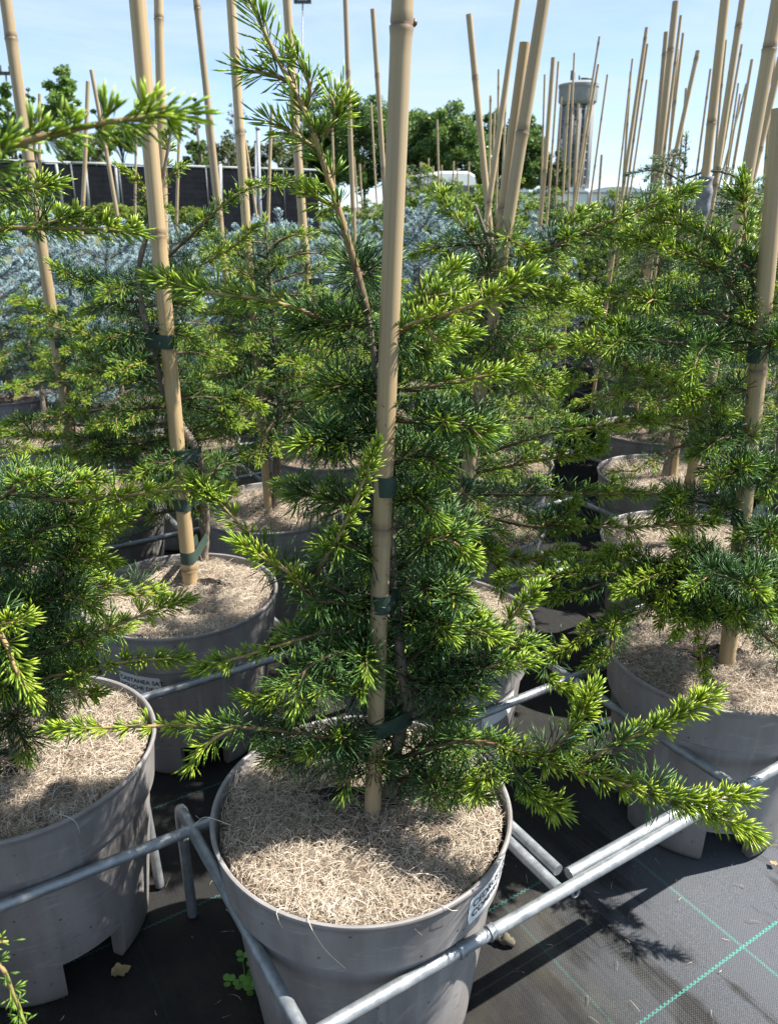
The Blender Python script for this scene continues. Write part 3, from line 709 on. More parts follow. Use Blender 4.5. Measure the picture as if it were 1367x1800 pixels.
SPECA = [  # main limb in photo pixels + distance, side shoots, where new growth starts
 ([(650, 610, 1.06), (570, 562, 1.02), (470, 528, .99), (370, 515, .97), (276, 490, .96)], [], .34, dict(Ly=.024, sp=.0095)),
 ([(662, 615, 1.05), (722, 572, 1.0), (800, 548, .95), (868, 520, .92), (926, 486, .90)], [[(740, 562, .99), (760, 590, .96), (790, 605, .95)]], .25, dict(Ly=.023)),
 ([(668, 690, 1.05), (745, 682, 1.02), (820, 667, 1.0), (892, 655, .98)], [], .45, dict(Ly=.020)),
 ([(655, 630, 1.06), (715, 560, 1.08), (755, 510, 1.09), (805, 468, 1.09)], [[(740, 530, 1.08), (770, 520, 1.06), (812, 512, 1.05)]], .30, dict(Ly=.022)),
 ([(660, 625, 1.06), (730, 610, 1.06), (780, 600, 1.04), (828, 588, 1.03)], [], .4, {}),
 ([(684, 1060, 1.045), (610, 1045, .99), (560, 1010, .965), (590, 955, .95), (625, 880, .94), (660, 788, .935)], [], .5, dict(Ly=.019)),
 ([(686, 1075, 1.04), (600, 1060, .98), (545, 1050, .95), (515, 1012, .93), (470, 985, .92), (418, 952, .91)], [[(560, 1055, .955), (500, 1000, .95), (440, 942, .955), (395, 893, .96), (340, 843, .965)]], .55, dict(Ly=.021)),
 ([(688, 1120, 1.04), (590, 1110, .98), (520, 1126, .945), (440, 1150, .925), (350, 1176, .91)], [], .55, dict(Ly=.020)),
 ([(694, 1260, 1.02), (600, 1295, .95), (490, 1283, .91), (380, 1276, .89), (240, 1277, .87), (96, 1283, .86)], [[(420, 1278, .895), (375, 1300, .88), (333, 1345, .87)], [(540, 1290, .93), (480, 1240, .92), (430, 1225, .92)]], .52, dict(Ly=.021)),
 ([(694, 1335, 1.02), (770, 1312, .97), (850, 1305, .93), (950, 1335, .89), (1060, 1368, .86), (1180, 1406, .84), (1250, 1432, .83), (1322, 1462, .82)],
  [[(1005, 1352, .875), (1090, 1306, .87), (1170, 1270, .87), (1245, 1222, .87)], [(945, 1333, .89), (1000, 1290, .89), (1042, 1212, .90)], [(1120, 1388, .85), (1220, 1408, .83), (1308, 1398, .82)],
   [(840, 1306, .93), (860, 1350, .90), (830, 1395, .88)], [(880, 1312, .92), (930, 1390, .88), (985, 1425, .86)]], .34, dict(Ly=.0245, ky=19, sp=.0080, tone=.05)),
 ([(705, 1200, 1.03), (780, 1228, 1.0), (850, 1150, 1.0), (900, 1085, 1.0), (947, 1034, 1.0)], [[(815, 1190, 1.0), (870, 1170, .97), (930, 1165, .95)]], .6, {}),
 ([(690, 1370, 1.02), (760, 1372, .96), (815, 1392, .92), (850, 1400, .90)], [], .75, {}),
 ([(690, 1365, 1.02), (640, 1335, .98), (590, 1300, .95), (540, 1320, .93)], [], .85, {}),
 ([(700, 1180, 1.03), (760, 1130, 1.0), (820, 1110, .98), (880, 1120, .97)], [], .8, {}),
 ([(690, 1010, 1.05), (740, 960, 1.02), (790, 950, 1.0), (830, 985, 1.0)], [], .75, {}),
 ([(690, 1000, 1.05), (620, 960, 1.0), (560, 960, .97)], [], .85, {}),
 ([(680, 820, 1.055), (740, 800, 1.02), (780, 830, .99)], [], .9, {}),
 ([(678, 760, 1.055), (620, 760, 1.02), (570, 790, .99)], [], .9, {}),
 ([(672, 700, 1.055), (610, 680, 1.03), (560, 690, 1.0)], [], .85, {}),
 ([(684, 880, 1.055), (735, 880, 1.0), (770, 915, .97)], [], .9, {}),
 ([(692, 1100, 1.04), (745, 1090, .99), (790, 1120, .96)], [], .85, {}),
 ([(690, 1180, 1.03), (620, 1180, .97), (560, 1210, .93), (520, 1260, .92)], [], .9, {}),
 ([(690, 1160, 1.03), (590, 1150, .95), (520, 1190, .92), (470, 1230, .91)], [], .9, {}),
]
def traced(tree, ox, specs, rng, r0=.0026, sprigs=0.0, **base):
    for main, subs, y0, kw in specs:
        br = Branch(rng); pts = br.shoot(px_path(main, ox), r0, y0=y0, **{**base, **kw})
        for sp_ in subs: br.shoot(px_path(sp_, ox), .0017, .0010, 5, y0=min(y0, .45), start=.02, **{**base, **kw})
        Lm = np.linalg.norm(np.diff(pts, axis=0), axis=1).sum()
        if y0 < .7 and sprigs: br.sides(pts, int(Lm * sprigs), .05, .035, u0=.3, u1=.9, y0=.25, **{**base, **{k_: v_ for k_, v_ in kw.items() if k_ != 'sp'}, 'ntip': 26})
        if y0 >= .7: br.sides(pts, 3, Lm * .35, Lm * .25, y0=.8, **{**base, **kw})
        br.build(tree)
traced(tA, oxA, SPECA, rngA)
# limbs on the far side and filling the middle, old dark growth with short fresh ends
az = 0.6
for k in range(24):
    z = .09 + .74 * (k + rngA.random() * .5) / 24; az += 2.39996
    hx = math.cos(az), math.sin(az)
    if hx[1] < -.3 and abs(hx[0]) < .8: continue                      # nothing grows through the cane side
    random_branch(rngA, trA, z, az, rngA.uniform(.11, .21) * (1.1 - .5 * z), rngA.normal(.10, .15), .15, 4, y0=rngA.uniform(.66, .95), Lo=.049, ko=17).build(tA)
for k in range(9):
    random_branch(rngA, trA, .05 + .035 * k, (-.25, .35, 3.3, .05, 2.9, -.4, .6, 3.6, -.15)[k], rngA.uniform(.09, .15), .2, .1, 3, y0=rngA.uniform(.75, .95), Lo=.047, ko=17).build(tA)
for z, h in ((at_y(684, 850, 1.0)[2], .027), (at_y(675, 1058, .995)[2], .027), (at_y(655, 1285, .985)[2], .027)):
    add_tie(caneA, z, trunk_at(trA, z - .385) + oxA, .010, h)
mb = MB(); pt = at_y(714, 826, 1.03); mb.box((0, 0, 0), (.018, .0015, .021)); tab = obj('tie', mb.mesh('tie', M['tie'], False)); tab.parent = caneA['o']; tab.matrix_parent_inverse = caneA['o'].matrix_world.inverted() if False else Matrix.Identity(4)
tab.location = caneA['o'].rotation_quaternion.inverted() @ Vector(pt - caneA['base'])

# ------------------------------------------------------------------ the cedar on the left (B)
rngB = np.random.default_rng(202); xB = cell(-1, 1)
make_pot('B', *xB, R(-114), True, 'grey pot cut by the left edge, with an arched foot notch, behind the slanting pipe', mulch_rz=R(120))
oxB = np.array([xB[0], xB[1], .385]); tB = tree_root('B', *xB, 'cedar at the left edge growing from the near left pot')
trB = smooth_path(np.array([[0, 0, 0], [.01, .01, .3], [-.02, 0, .6], [0, .01, .92]]), .012); trunk_obj(trB, .010, .003, tB, rngB)
SPECB = [
 ([(-60, 900, 1.12), (20, 872, 1.08), (110, 880, 1.03), (200, 874, 1.0), (300, 862, .98), (374, 868, .96)], [[(60, 876, 1.05), (120, 850, 1.04), (180, 845, 1.04)], [(10, 872, 1.08), (40, 850, 1.05), (70, 838, 1.03)]], .48, {}),
 ([(-30, 1000, 1.12), (60, 985, 1.05), (130, 982, 1.02), (202, 988, 1.0)], [[(40, 990, 1.06), (30, 960, 1.04), (0, 930, 1.02)]], .62, {}),
 ([(0, 1180, 1.12), (70, 1150, 1.02), (140, 1125, .98), (240, 1085, .96), (326, 1054, .95)], [], .60, {}),
 ([(0, 1230, 1.1), (70, 1195, 1.0), (150, 1178, .96), (230, 1162, .94), (320, 1157, .93)], [[(100, 1185, .98), (140, 1220, .97), (180, 1215, .96)]], .50, dict(Ly=.020)),
 ([(10, 1120, 1.12), (90, 1040, 1.05), (140, 960, 1.03), (228, 902, 1.02)], [[(110, 1010, 1.04), (150, 930, 1.03), (170, 890, 1.03)]], .68, {}),
 ([(-20, 1080, .85), (10, 1130, .80), (30, 1180, .78), (58, 1228, .77)], [[(0, 1100, .82), (20, 1095, .79), (45, 1090, .78)]], .1, dict(Ly=.021, Wy=.0024)),
 ([(10, 1240, 1.1), (25, 1265, 1.06), (40, 1300, 1.04), (50, 1330, 1.03)], [], .85, {}),
 ([(-80, 440, 1.05), (0, 404, 1.0), (90, 402, .97), (170, 402, .95), (242, 410, .94)], [[(60, 402, .98), (110, 385, .97), (140, 380, .96)]], .25, dict(Ly=.019)),
 ([(-60, 1050, 1.1), (40, 1060, 1.05), (130, 1050, 1.0), (170, 1075, .98)], [], .9, {}),
 ([(-60, 950, 1.1), (40, 940, 1.06), (120, 920, 1.02), (160, 935, 1.0)], [], .8, {}),
 ([(-60, 1120, 1.1), (30, 1110, 1.05), (110, 1100, 1.02), (150, 1130, 1.0)], [], .9, {}),
 ([(-40, 1190, 1.1), (30, 1180, 1.04), (80, 1220, 1.0), (100, 1260, .99)], [], .9, {}),
 ([(-90, 330, 1.05), (0, 335, 1.05), (60, 330, 1.05), (98, 322, 1.05)], [[(0, 335, 1.05), (30, 360, 1.05), (48, 358, 1.05)]], .35, {}),
]
traced(tB, oxB, SPECB, rngB, sprigs=5)
az = 0
for k in range(32):
    z = .12 + .74 * k / 32; az += 2.4
    if z > .48 and math.cos(az) > -.5: continue
    if math.cos(az) > .1 and math.sin(az) < .2 and z < .2: continue
    random_branch(rngB, trB, z, az, rngB.uniform(.16, .26), .12, .2, 3, keep=.72, y0=rngB.uniform(.6, .9), Lo=.049, ko=16).build(tB)

# ------------------------------------------------------------------ the cedar on the right (C)
rngC = np.random.default_rng(303); xC = cell(2, 0)
make_pot('C', *xC, R(-160), True, 'grey pot at the right edge with its lit right side, behind the long pipe', mulch_rz=R(60))
caneC = make_cane((1372, 190), (1296, 960), 33, Y=float(xC[1]) - .03, ztop=1.9, sides=18, z0=.35, seed=44, node_py=(-60, 650), label='thick bamboo cane at the right edge with two green bands')
oxC = np.array([xC[0] + .025, xC[1] + .02, .385]); tC = tree_root('C', oxC[0], oxC[1], 'cedar at the right edge beside the thick banded cane')
trC = smooth_path(np.array([[0, 0, 0], [.012, .02, .15], [.03, .02, .35], [.05, .0, .6], [.075, .0, .85], [.09, .01, 1.02]]), .012); trunk_obj(trC, .010, .003, tC, rngC)
SPECC = [
 ([(1300, 1050, 1.45), (1230, 1000, 1.36), (1150, 1012, 1.30), (1088, 1045, 1.27)], [[(1200, 1003, 1.33), (1170, 1040, 1.30), (1165, 1075, 1.28)]], .6, dict(Lo=.046)),
 ([(1300, 1060, 1.45), (1340, 1015, 1.33), (1320, 1005, 1.25), (1345, 1040, 1.20)], [], .85, dict(Lo=.050, ko=19)),
 ([(1295, 1065, 1.45), (1230, 1055, 1.32), (1200, 1085, 1.26), (1185, 1115, 1.24)], [], .8, dict(Lo=.048, ko=18)),
 ([(1290, 1075, 1.46), (1255, 1040, 1.40), (1180, 1042, 1.34), (1110, 1085, 1.30), (1040, 1112, 1.27), (960, 1160, 1.25)], [[(985, 1140, 1.255), (955, 1185, 1.24), (1010, 1218, 1.22)], [(1150, 1060, 1.32), (1120, 1040, 1.31), (1085, 1035, 1.30)], [(1080, 1100, 1.28), (1070, 1140, 1.27), (1030, 1170, 1.26)]], .35, {}),
 ([(1290, 1060, 1.47), (1200, 1010, 1.42), (1120, 990, 1.38), (1040, 985, 1.36), (985, 980, 1.35)], [[(1150, 998, 1.40), (1110, 970, 1.38), (1070, 968, 1.37)]], .35, {}),
 ([(1290, 1070, 1.46), (1180, 1035, 1.38), (1080, 1008, 1.34), (980, 1012, 1.32), (880, 1014, 1.31)], [[(1090, 1010, 1.34), (1030, 1035, 1.33), (960, 1055, 1.32)]], .45, {}),
 ([(1285, 1080, 1.44), (1225, 1085, 1.32), (1232, 1150, 1.29), (1240, 1205, 1.28)], [], .35, dict(Ly=.014)),
 ([(1305, 1040, 1.46), (1330, 1010, 1.36), (1360, 1030, 1.30), (1390, 1060, 1.25)], [], .85, {}),
 ([(1300, 1050, 1.44), (1270, 1005, 1.33), (1250, 1010, 1.25), (1210, 1040, 1.2)], [], .9, dict(Lo=.046, ko=20)),
 ([(1300, 1060, 1.44), (1320, 1040, 1.33), (1300, 1060, 1.26), (1290, 1085, 1.22)], [], .9, dict(Lo=.046, ko=20)),
 ([(1300, 1065, 1.44), (1240, 1060, 1.35), (1180, 1070, 1.30), (1160, 1095, 1.28)], [], .8, dict(Lo=.045)),
 ([(1320, 600, 1.45), (1210, 604, 1.40), (1100, 594, 1.36), (1000, 604, 1.34)], [[(1150, 600, 1.38), (1100, 575, 1.37), (1060, 570, 1.36)]], .70, {}),
 ([(1330, 580, 1.46), (1240, 548, 1.42), (1168, 530, 1.40), (1095, 520, 1.38), (1010, 528, 1.36)], [], .48, {}),
 ([(1320, 685, 1.46), (1296, 687, 1.43), (1240, 700, 1.38), (1184, 713, 1.36)], [], .4, {}),
 ([(1335, 490, 1.47), (1269, 437, 1.44), (1231, 412, 1.43), (1195, 395, 1.42), (1142, 388, 1.41)], [], .30, {}),
 ([(1335, 540, 1.48), (1312, 460, 1.46), (1308, 380, 1.46), (1305, 310, 1.46)], [], .40, {}),
 ([(1330, 560, 1.46), (1250, 470, 1.42), (1180, 440, 1.40), (1104, 412, 1.40)], [], .55, {}),
 ([(1335, 620, 1.46), (1360, 600, 1.38), (1390, 590, 1.33)], [], .8, {}),
 ([(1330, 760, 1.46), (1270, 770, 1.40), (1215, 800, 1.38)], [], .85, {}),
 ([(1330, 840, 1.46), (1290, 830, 1.38), (1250, 850, 1.34)], [], .9, {}),
 ([(1330, 830, 1.45), (1345, 830, 1.36), (1350, 870, 1.32)], [], .9, dict(Lo=.045)),
 ([(1320, 950, 1.45), (1345, 930, 1.36), (1360, 960, 1.30)], [], .9, dict(Lo=.045)),
 ([(1320, 900, 1.45), (1200, 880, 1.42), (1150, 905, 1.40)], [], .85, {}),
 ([(1300, 1080, 1.45), (1380, 1150, 1.28), (1480, 1240, 1.16), (1560, 1330, 1.10)], [[(1420, 1180, 1.24), (1500, 1200, 1.2), (1560, 1190, 1.18)]], .5, {}),
]
traced(tC, oxC, SPECC, rngC, sprigs=12, sp=.0085, ky=18)
az = 1.0
for k in range(28):
    z = .12 + .8 * k / 28; az += 2.4
    if math.sin(az) < -.4 and abs(math.cos(az)) < .85: continue
    if math.cos(az) < -.1 and .2 < z < .62: continue
    random_branch(rngC, trC, z, az, rngC.uniform(.14, .27) * (1.1 - .4 * z), .15, .2, 3, keep=.9, y0=rngC.uniform(.5, .85)).build(tC)
for py in (616, 898):
    z = at_y(1330, py, xC[1])[2]; add_tie(caneC, z, trunk_at(trC, z - .385) + oxC, .009, .032)

# ------------------------------------------------------------------ the cedar behind the front one (D)
rngD = np.random.default_rng(404); xD = cell(1, 1)
make_pot('D', *xD, R(20), True, 'grey pot right behind the foremost pot, mostly hidden by foliage', mulch_rz=R(200))
caneD = make_cane((957, -5), (884, 455), 24, Y=float(xD[1]) - .02, ztop=2.0, sides=16, z0=.35, seed=71, label='right one of the paired canes leaning right, behind the foremost cedar')
caneD2 = make_cane((922, 75), (872, 430), 21, Y=float(xD[1]) + .02, sides=14, z0=.35, seed=72, label='left one of the paired leaning canes, with a pale cut joint')
caneD3 = make_cane((911, -5), (882, 200), 12, Y=2.2, ztop=2.0, sides=12, z0=.35, seed=73, label='slim cane just left of the paired leaning canes')
oxD = np.array([xD[0] - .005, xD[1] + .0, .385]); tD = tree_root('D', oxD[0], oxD[1], 'cedar behind the foremost one, with a long shoot reaching up to the right')
trD = smooth_path(px_path([(762, 1075, 1.60), (785, 990, 1.61), (803, 920, 1.62), (830, 815, 1.63), (848, 680, 1.63), (862, 560, 1.63), (868, 470, 1.63), (855, 420, 1.63), (835, 360, 1.63)], oxD), .012)
trunk_obj(trD, .0125, .0028, tD, rngD)
SPECD = [
 ([(864, 520, 1.63), (930, 458, 1.56), (1000, 420, 1.50), (1090, 382, 1.45), (1160, 358, 1.42), (1215, 332, 1.40)], [[(1020, 412, 1.49), (1060, 415, 1.45), (1105, 428, 1.43)], [(960, 440, 1.53), (1000, 395, 1.52), (1030, 372, 1.52)]], .45, dict(Ly=.022, sp=.012)),
 ([(864, 500, 1.63), (840, 440, 1.64), (805, 385, 1.66), (770, 338, 1.68)], [], .55, dict(Ly=.02)),
 ([(862, 570, 1.63), (907, 520, 1.55), (986, 528, 1.48), (1045, 545, 1.44)], [[(920, 520, 1.54), (960, 505, 1.5), (1000, 500, 1.48)]], .4, {}),
 ([(858, 640, 1.63), (963, 611, 1.52), (1049, 624, 1.46), (1127, 657, 1.42), (1224, 686, 1.38)], [[(1030, 622, 1.47), (1010, 660, 1.45), (990, 690, 1.44)], [(1100, 645, 1.43), (1090, 680, 1.42), (1085, 710, 1.42)]], .35, {}),
 ([(845, 800, 1.63), (960, 764, 1.52), (1091, 746, 1.46), (1180, 735, 1.43), (1278, 728, 1.40)], [[(1010, 757, 1.49), (1050, 790, 1.47), (1060, 770, 1.46)]], .45, {}),
 ([(838, 830, 1.63), (920, 815, 1.54), (1000, 800, 1.48), (1050, 792, 1.46)], [], .4, {}),
 ([(820, 900, 1.62), (930, 925, 1.50), (1028, 926, 1.44), (1127, 926, 1.40), (1255, 918, 1.36)], [[(960, 926, 1.47), (1000, 900, 1.45), (1010, 880, 1.44)]], .42, {}),
 ([(825, 870, 1.62), (920, 870, 1.52), (1050, 868, 1.45), (1192, 868, 1.40)], [], .6, {}),
 ([(790, 1000, 1.61), (830, 960, 1.48), (870, 985, 1.40), (880, 1040, 1.36)], [], .5, {}),
 ([(785, 1010, 1.61), (760, 960, 1.46), (770, 950, 1.40)], [], .5, {}),
 ([(790, 990, 1.61), (800, 1010, 1.45), (780, 1020, 1.36), (760, 1040, 1.32)], [], .6, {}),
 ([(790, 980, 1.61), (860, 970, 1.5), (930, 985, 1.42), (1000, 965, 1.38)], [], .45, {}),
]
traced(tD, oxD, SPECD, rngD, sprigs=10, ky=18)
az = 2.0
for k in range(38):
    z = .08 + .78 * k / 38; az += 2.4
    if math.cos(az) > .2 and z < .52 and math.sin(az) < .8: continue
    random_branch(rngD, trD, z, az, rngD.uniform(.18, .34) * (1.1 - .45 * z), rngD.normal(.12, .12), .2, 3, keep=.85, y0=rngD.uniform(.45, .78)).build(tD)
for py in (610, 835): z = at_y(850, py, 1.63)[2]; add_tie(caneD, z, trunk_at(trD, z - .385) + oxD, .010, .03)

# ------------------------------------------------------------------ the cedar left of the middle (E)
rngE = np.random.default_rng(505); xE = cell(0, 2)
make_pot('E', *xE, R(40), True, 'grey pot with a white chestnut label, behind the gap between the two nearest pots', mulch_rz=R(30))
caneE = make_cane((243, 0), (335, 1028), 29, Y=float(at_z(335, 1028, .388)[1]), ztop=2.0, sides=18, z0=.35, seed=90, node_py=(-300, 412, 1000), label='thick bamboo cane left of the middle with four green bands')
oxE = np.array([*at_z(357, 985, .388)[:2], .385]); tE = tree_root('E', oxE[0], oxE[1], 'cedar tied to the thick four-banded cane left of the middle')
yE = oxE[1]
yS = float(caneE['base'][1]) + .015
trE = smooth_path(px_path([(357, 985, yE), (360, 900, yE - .03), (348, 800, yS), (302, 720, yS + .02), (272, 630, yS), (250, 540, yS), (243, 480, yS), (262, 400, yS), (285, 320, yS), (302, 222, yS)], oxE), .012)
trunk_obj(trE, .0115, .0026, tE, rngE)
SPECE = [
 ([(255, 430, yE), (285, 330, yE - .03), (303, 218, yE - .03)], [[(285, 320, yE), (310, 300, yE - .02), (322, 292, yE - .03)]], .35, dict(sp=.017, Ly=.021, Lo=.026)),
 ([(268, 420, yE), (250, 330, yE - .02), (210, 292, yE - .04)], [], .3, dict(Ly=.017)),
 ([(245, 500, yE), (330, 420, yE - .05), (420, 340, yE - .1), (510, 320, yE - .12), (555, 328, yE - .13)], [], .45, {}),
 ([(245, 500, yE), (180, 500, yE), (120, 490, yE - .05), (92, 465, yE - .05)], [], .75, {}),
 ([(262, 600, yE), (180, 600, yE - .05), (110, 560, yE - .08), (60, 540, yE - .1)], [], .45, {}),
 ([(262, 600, yE), (190, 640, yE - .08), (140, 610, yE - .1)], [], .5, {}),
 ([(350, 760, yE), (230, 780, yE - .1), (110, 770, yE - .16), (20, 765, yE - .2)], [[(160, 775, yE - .13), (150, 735, yE - .13), (125, 718, yE - .13)], [(60, 768, yE - .18), (40, 740, yE - .18), (10, 745, yE - .18)]], .62, {}),
 ([(345, 850, yE), (260, 830, yE - .08), (200, 800, yE - .12), (120, 800, yE - .16)], [], .8, {}),
 ([(300, 700, yE), (360, 720, yE - .08), (420, 700, yE - .1), (460, 720, yE - .12)], [], .7, {}),
 ([(262, 480, yE), (340, 470, yE - .06), (400, 440, yE - .1), (450, 400, yE - .12)], [], .4, {}),
]
traced(tE, oxE, SPECE, rngE, sprigs=8)
az = 2.9
for k in range(46):
    z = .14 + .62 * k / 46; az += 2.4
    if math.sin(az) < -.2 and math.cos(az) > -.25: continue
    if math.cos(az) > .2 and z < .36: continue
    random_branch(rngE, trE, z, az, rngE.uniform(.16, .28) * (1.15 - .75 * z), rngE.normal(.10, .12), .2, 3, keep=.8, y0=rngE.uniform(.5, .85)).build(tE)
for py in (583, 770, 850, 938):
    z = at_y(310, py, yE)[2]; add_tie(caneE, z, trunk_at(trE, z - .385) + oxE, .010, .031)

# ------------------------------------------------------------------ a cedar just outside the left edge whose shoots reach in (X)
rngX = np.random.default_rng(606); xX = cell(-2, 0)
make_pot('X', *xX, R(10), False, 'grey pot just outside the lower left corner')
oxX = np.array([xX[0], xX[1], .385]); tX = tree_root('X', *xX, 'nearest cedar, whose blurred shoots reach in from the left edge')
trX = smooth_path(np.array([[0, 0, 0], [.01, 0, .4], [0, .01, .95]]), .015); trunk_obj(trX, .010, .003, tX, rngX)
traced(tX, oxX, [
 ([(-520, 420, .53), (-250, 340, .53), (0, 262, .53), (110, 232, .53), (210, 212, .53), (322, 200, .53)], [[(-40, 280, .53), (-10, 300, .52), (20, 310, .52)]], .42, dict(Ly=.0185, Wy=.0022, sp=.0095, ntip=40, ky=17)),
 ([(-420, 2100, .50), (-160, 1760, .49), (-20, 1690, .48), (25, 1750, .48), (48, 1815, .48)], [[(-60, 1700, .485), (-10, 1660, .48), (15, 1655, .48)]], .66, dict(Lo=.015, Ly=.010, Wo=.0012, Wy=.0015, sp=.009, ko=8, ky=7, ntip=16, tone=-.15)),
], rngX)
for k in range(5): random_branch(rngX, trX, .15 + .07 * k, 2.0 + rngX.uniform(0, 2.6), .22, .15, .2, 2).build(tX)

# ------------------------------------------------------------------ cedars further back: four builds, copied with their parts
def variant(seed, x, y, H, n, rl, rh, mat='needle', keep=.8, name='cedar_tree', z0=.10, **kw):
    rng = np.random.default_rng(seed); t = empty(name, (x, y, .385))
    k = np.linspace(0, 1, 6)
    tr = smooth_path(np.stack([np.cumsum(rng.normal(0, .012, 6)) - .0, np.cumsum(rng.normal(0, .012, 6)), k * H], 1) - 0, .02)
    tr[:, :2] -= tr[0, :2]; trunk_obj(tr, .011, .0025, t, rng)
    random_tree(rng, tr, t, n, z0, H * .93, rl, rh, mat, keep, **kw)
    t['tip'] = H
    return t, tr
MID = {(1, 3): (0, .86, 0), (3, 1): (3, .76, .4), (2, 2): (2, .70, 1.1), (4, 2): (3, .82, 2.4), (0, 4): (2, .58, 3.3), (2, 4): (0, .62, 4.4), (3, 3): (1, .70, 5.2), (1, 5): (2, .60, .9),
       (5, 1): (0, .7, 2.2), (-1, 3): (1, .52, 1.6), (4, 4): (2, .66, 2.9), (3, 5): (0, .62, 3.9), (2, 6): (1, .58, .2), (0, 6): (3, .60, 5.6), (5, 5): (3, .62, 4.1), (6, 4): (3, .80, 5.0),
       (4, 6): (2, .56, 3.0), (7, 5): (0, .84, 2.0), (8, 4): (1, .9, .7)}
WEEP = {(5, 3): (1.14, .5), (7, 3): (1.0, 2.0), (6, 2): (.92, 3.7)}
protos = []
for k, (seed, H, n, rl, rh, z0) in enumerate(((11, .86, 50, .37, .19, .20), (12, .80, 38, .35, .15, .12), (13, .72, 36, .36, .15, .12), (14, .80, 29, .33, .15, .30))):
    t, tr = variant(seed, 0, 0, H, n, rl, rh, keep=.55, nsub=3, z0=z0)
    protos.append((t, tr, H))
used = set()
def place(proto_i, x, y, H, rz, sc=1.0):
    t, tr, h0 = protos[proto_i]
    o = t if proto_i not in used else copy_tree(t); used.add(proto_i)
    s = H / h0; o.location = (x, y, .385); o.rotation_euler = (0, 0, rz); o.scale = (s * .5 + .5, s * .5 + .5, s)
    c, s_ = math.cos(rz), math.sin(rz)
    w = np.stack([x + (tr[:, 0] * c - tr[:, 1] * s_) * (s * .5 + .5), y + (tr[:, 0] * s_ + tr[:, 1] * c) * (s * .5 + .5), .385 + tr[:, 2] * s], 1)
    return o, w
MIDLAB = {(1, 3): 'dense bright cedar whose pot stands behind the four-banded cane', (3, 1): 'cedar with a bare dark stem behind the right-edge cedar', (2, 2): 'cedar right behind the long-shooted cedar in the middle',
          (4, 2): 'cedar whose sunlit mulch shows behind the bare-stemmed cedar', (0, 4): 'cedar on the left behind the four-banded cane', (2, 4): 'cedar tied to the second cane left of the middle cane',
          (3, 3): 'cedar in the third row right of the middle cane', (1, 5): 'cedar behind and between the two left canes', (5, 1): 'cedar behind the right edge cedar, cut by the frame', (-1, 3): 'cedar at the left edge in the third row',
          (4, 4): 'cedar at the foot of the short-topped cane right of the middle', (3, 5): 'low cedar just left of the middle cane in the fourth row', (2, 6): 'small cedar in front of the left blue spruces',
          (0, 6): 'cedar at the far left below the blue spruces', (5, 5): 'small cedar in the gap right of the middle, by sunlit mat', (6, 4): 'cedar with a tan stem under the weeping cedar',
          (4, 6): 'small cedar behind the middle cane below the blue spruces', (7, 5): 'cedar far back on the right under thin canes', (8, 4): 'tall cedar far back at the right edge'}
TRUNKW = {}
for key, (pi, H, rz) in MID.items():
    x, y = cell(*key); rr = np.random.default_rng(abs(key[0] * 17 + key[1] * 29)); jx, jy = rr.normal(0, .015, 2)
    o, w = place(pi, x + jx, y + jy, H, rz); tag(o, MIDLAB[key], 'cedar tree', 'cedars in the rack'); TRUNKW[key] = w
    make_pot(key, x, y, rr.uniform(0, 6), key in ((1, 3), (3, 1), (4, 2)), 'grey pot holding the ' + MIDLAB[key].replace('whose pot stands', '').replace('  ', ' '), mulch_rz=rr.uniform(0, 6))
# weeping greyish cedars
wp = None; WLAB = ['grey-green weeping cedar with a dark banded stem, upper right', 'weeping cedar with bare arching twigs at the right edge', 'weeping cedar low behind the right-edge cane']
for k, (key, (H, rz)) in enumerate(WEEP.items()):
    x, y = cell(*key)
    if wp is None: wp, wtr = variant(21, x, y, H, 40, .36, .30, 'needle_grey', .5, nsub=4, rise=(.25, .55), droop=.85, Lo=.026, Ly=.018, sp=.011, tone=.05); o = wp
    else: o = copy_tree(wp); o.scale = (1, 1, H)
    o.location = (x, y, .385); o.rotation_euler = (0, 0, rz); tag(o, WLAB[k], 'cedar tree', 'weeping cedars')
    make_pot(key, x, y, k * 2.0, False, 'grey pot holding the ' + WLAB[k].replace(', upper right', ''))

# ------------------------------------------------------------------ blue spruces
def brush(fol, pts, rng, dens, L, W, tone):
    T, N, B = frames(pts); seg = np.concatenate([[0], np.cumsum(np.linalg.norm(np.diff(pts, axis=0), axis=1))]); n = max(4, int(seg[-1] * dens))
    s = np.sort(rng.random(n)) * seg[-1]; C, t, nn, bb = (np.stack([np.interp(s, seg, X[:, k]) for k in range(3)], 1) for X in (pts, T, N, B))
    th = rng.random(n) * 2 * np.pi; e = rng.uniform(.7, 1.15, n)
    D = (nn * np.cos(th)[:, None] + bb * np.sin(th)[:, None]) * np.sin(e)[:, None] + t * np.cos(e)[:, None] + np.array([0, 0, .2]); D /= np.linalg.norm(D, axis=1)[:, None]
    u = s / seg[-1]
    fol.add(C, D, L * rng.uniform(.8, 1.15, n), np.full(n, W) * rng.uniform(.8, 1.2, n), tone + .25 * u + rng.normal(0, .1, n))
    m_ = 26; e = rng.uniform(.05, .7, m_); th = rng.random(m_) * 6.28                       # tip tuft
    D = (N[-1] * np.cos(th)[:, None] + B[-1] * np.sin(th)[:, None]) * np.sin(e)[:, None] + T[-1] * np.cos(e)[:, None]
    fol.add(np.repeat(pts[-1:], m_, 0), D, np.full(m_, L) * rng.uniform(.7, 1, m_), np.full(m_, W), np.full(m_, tone + .3))
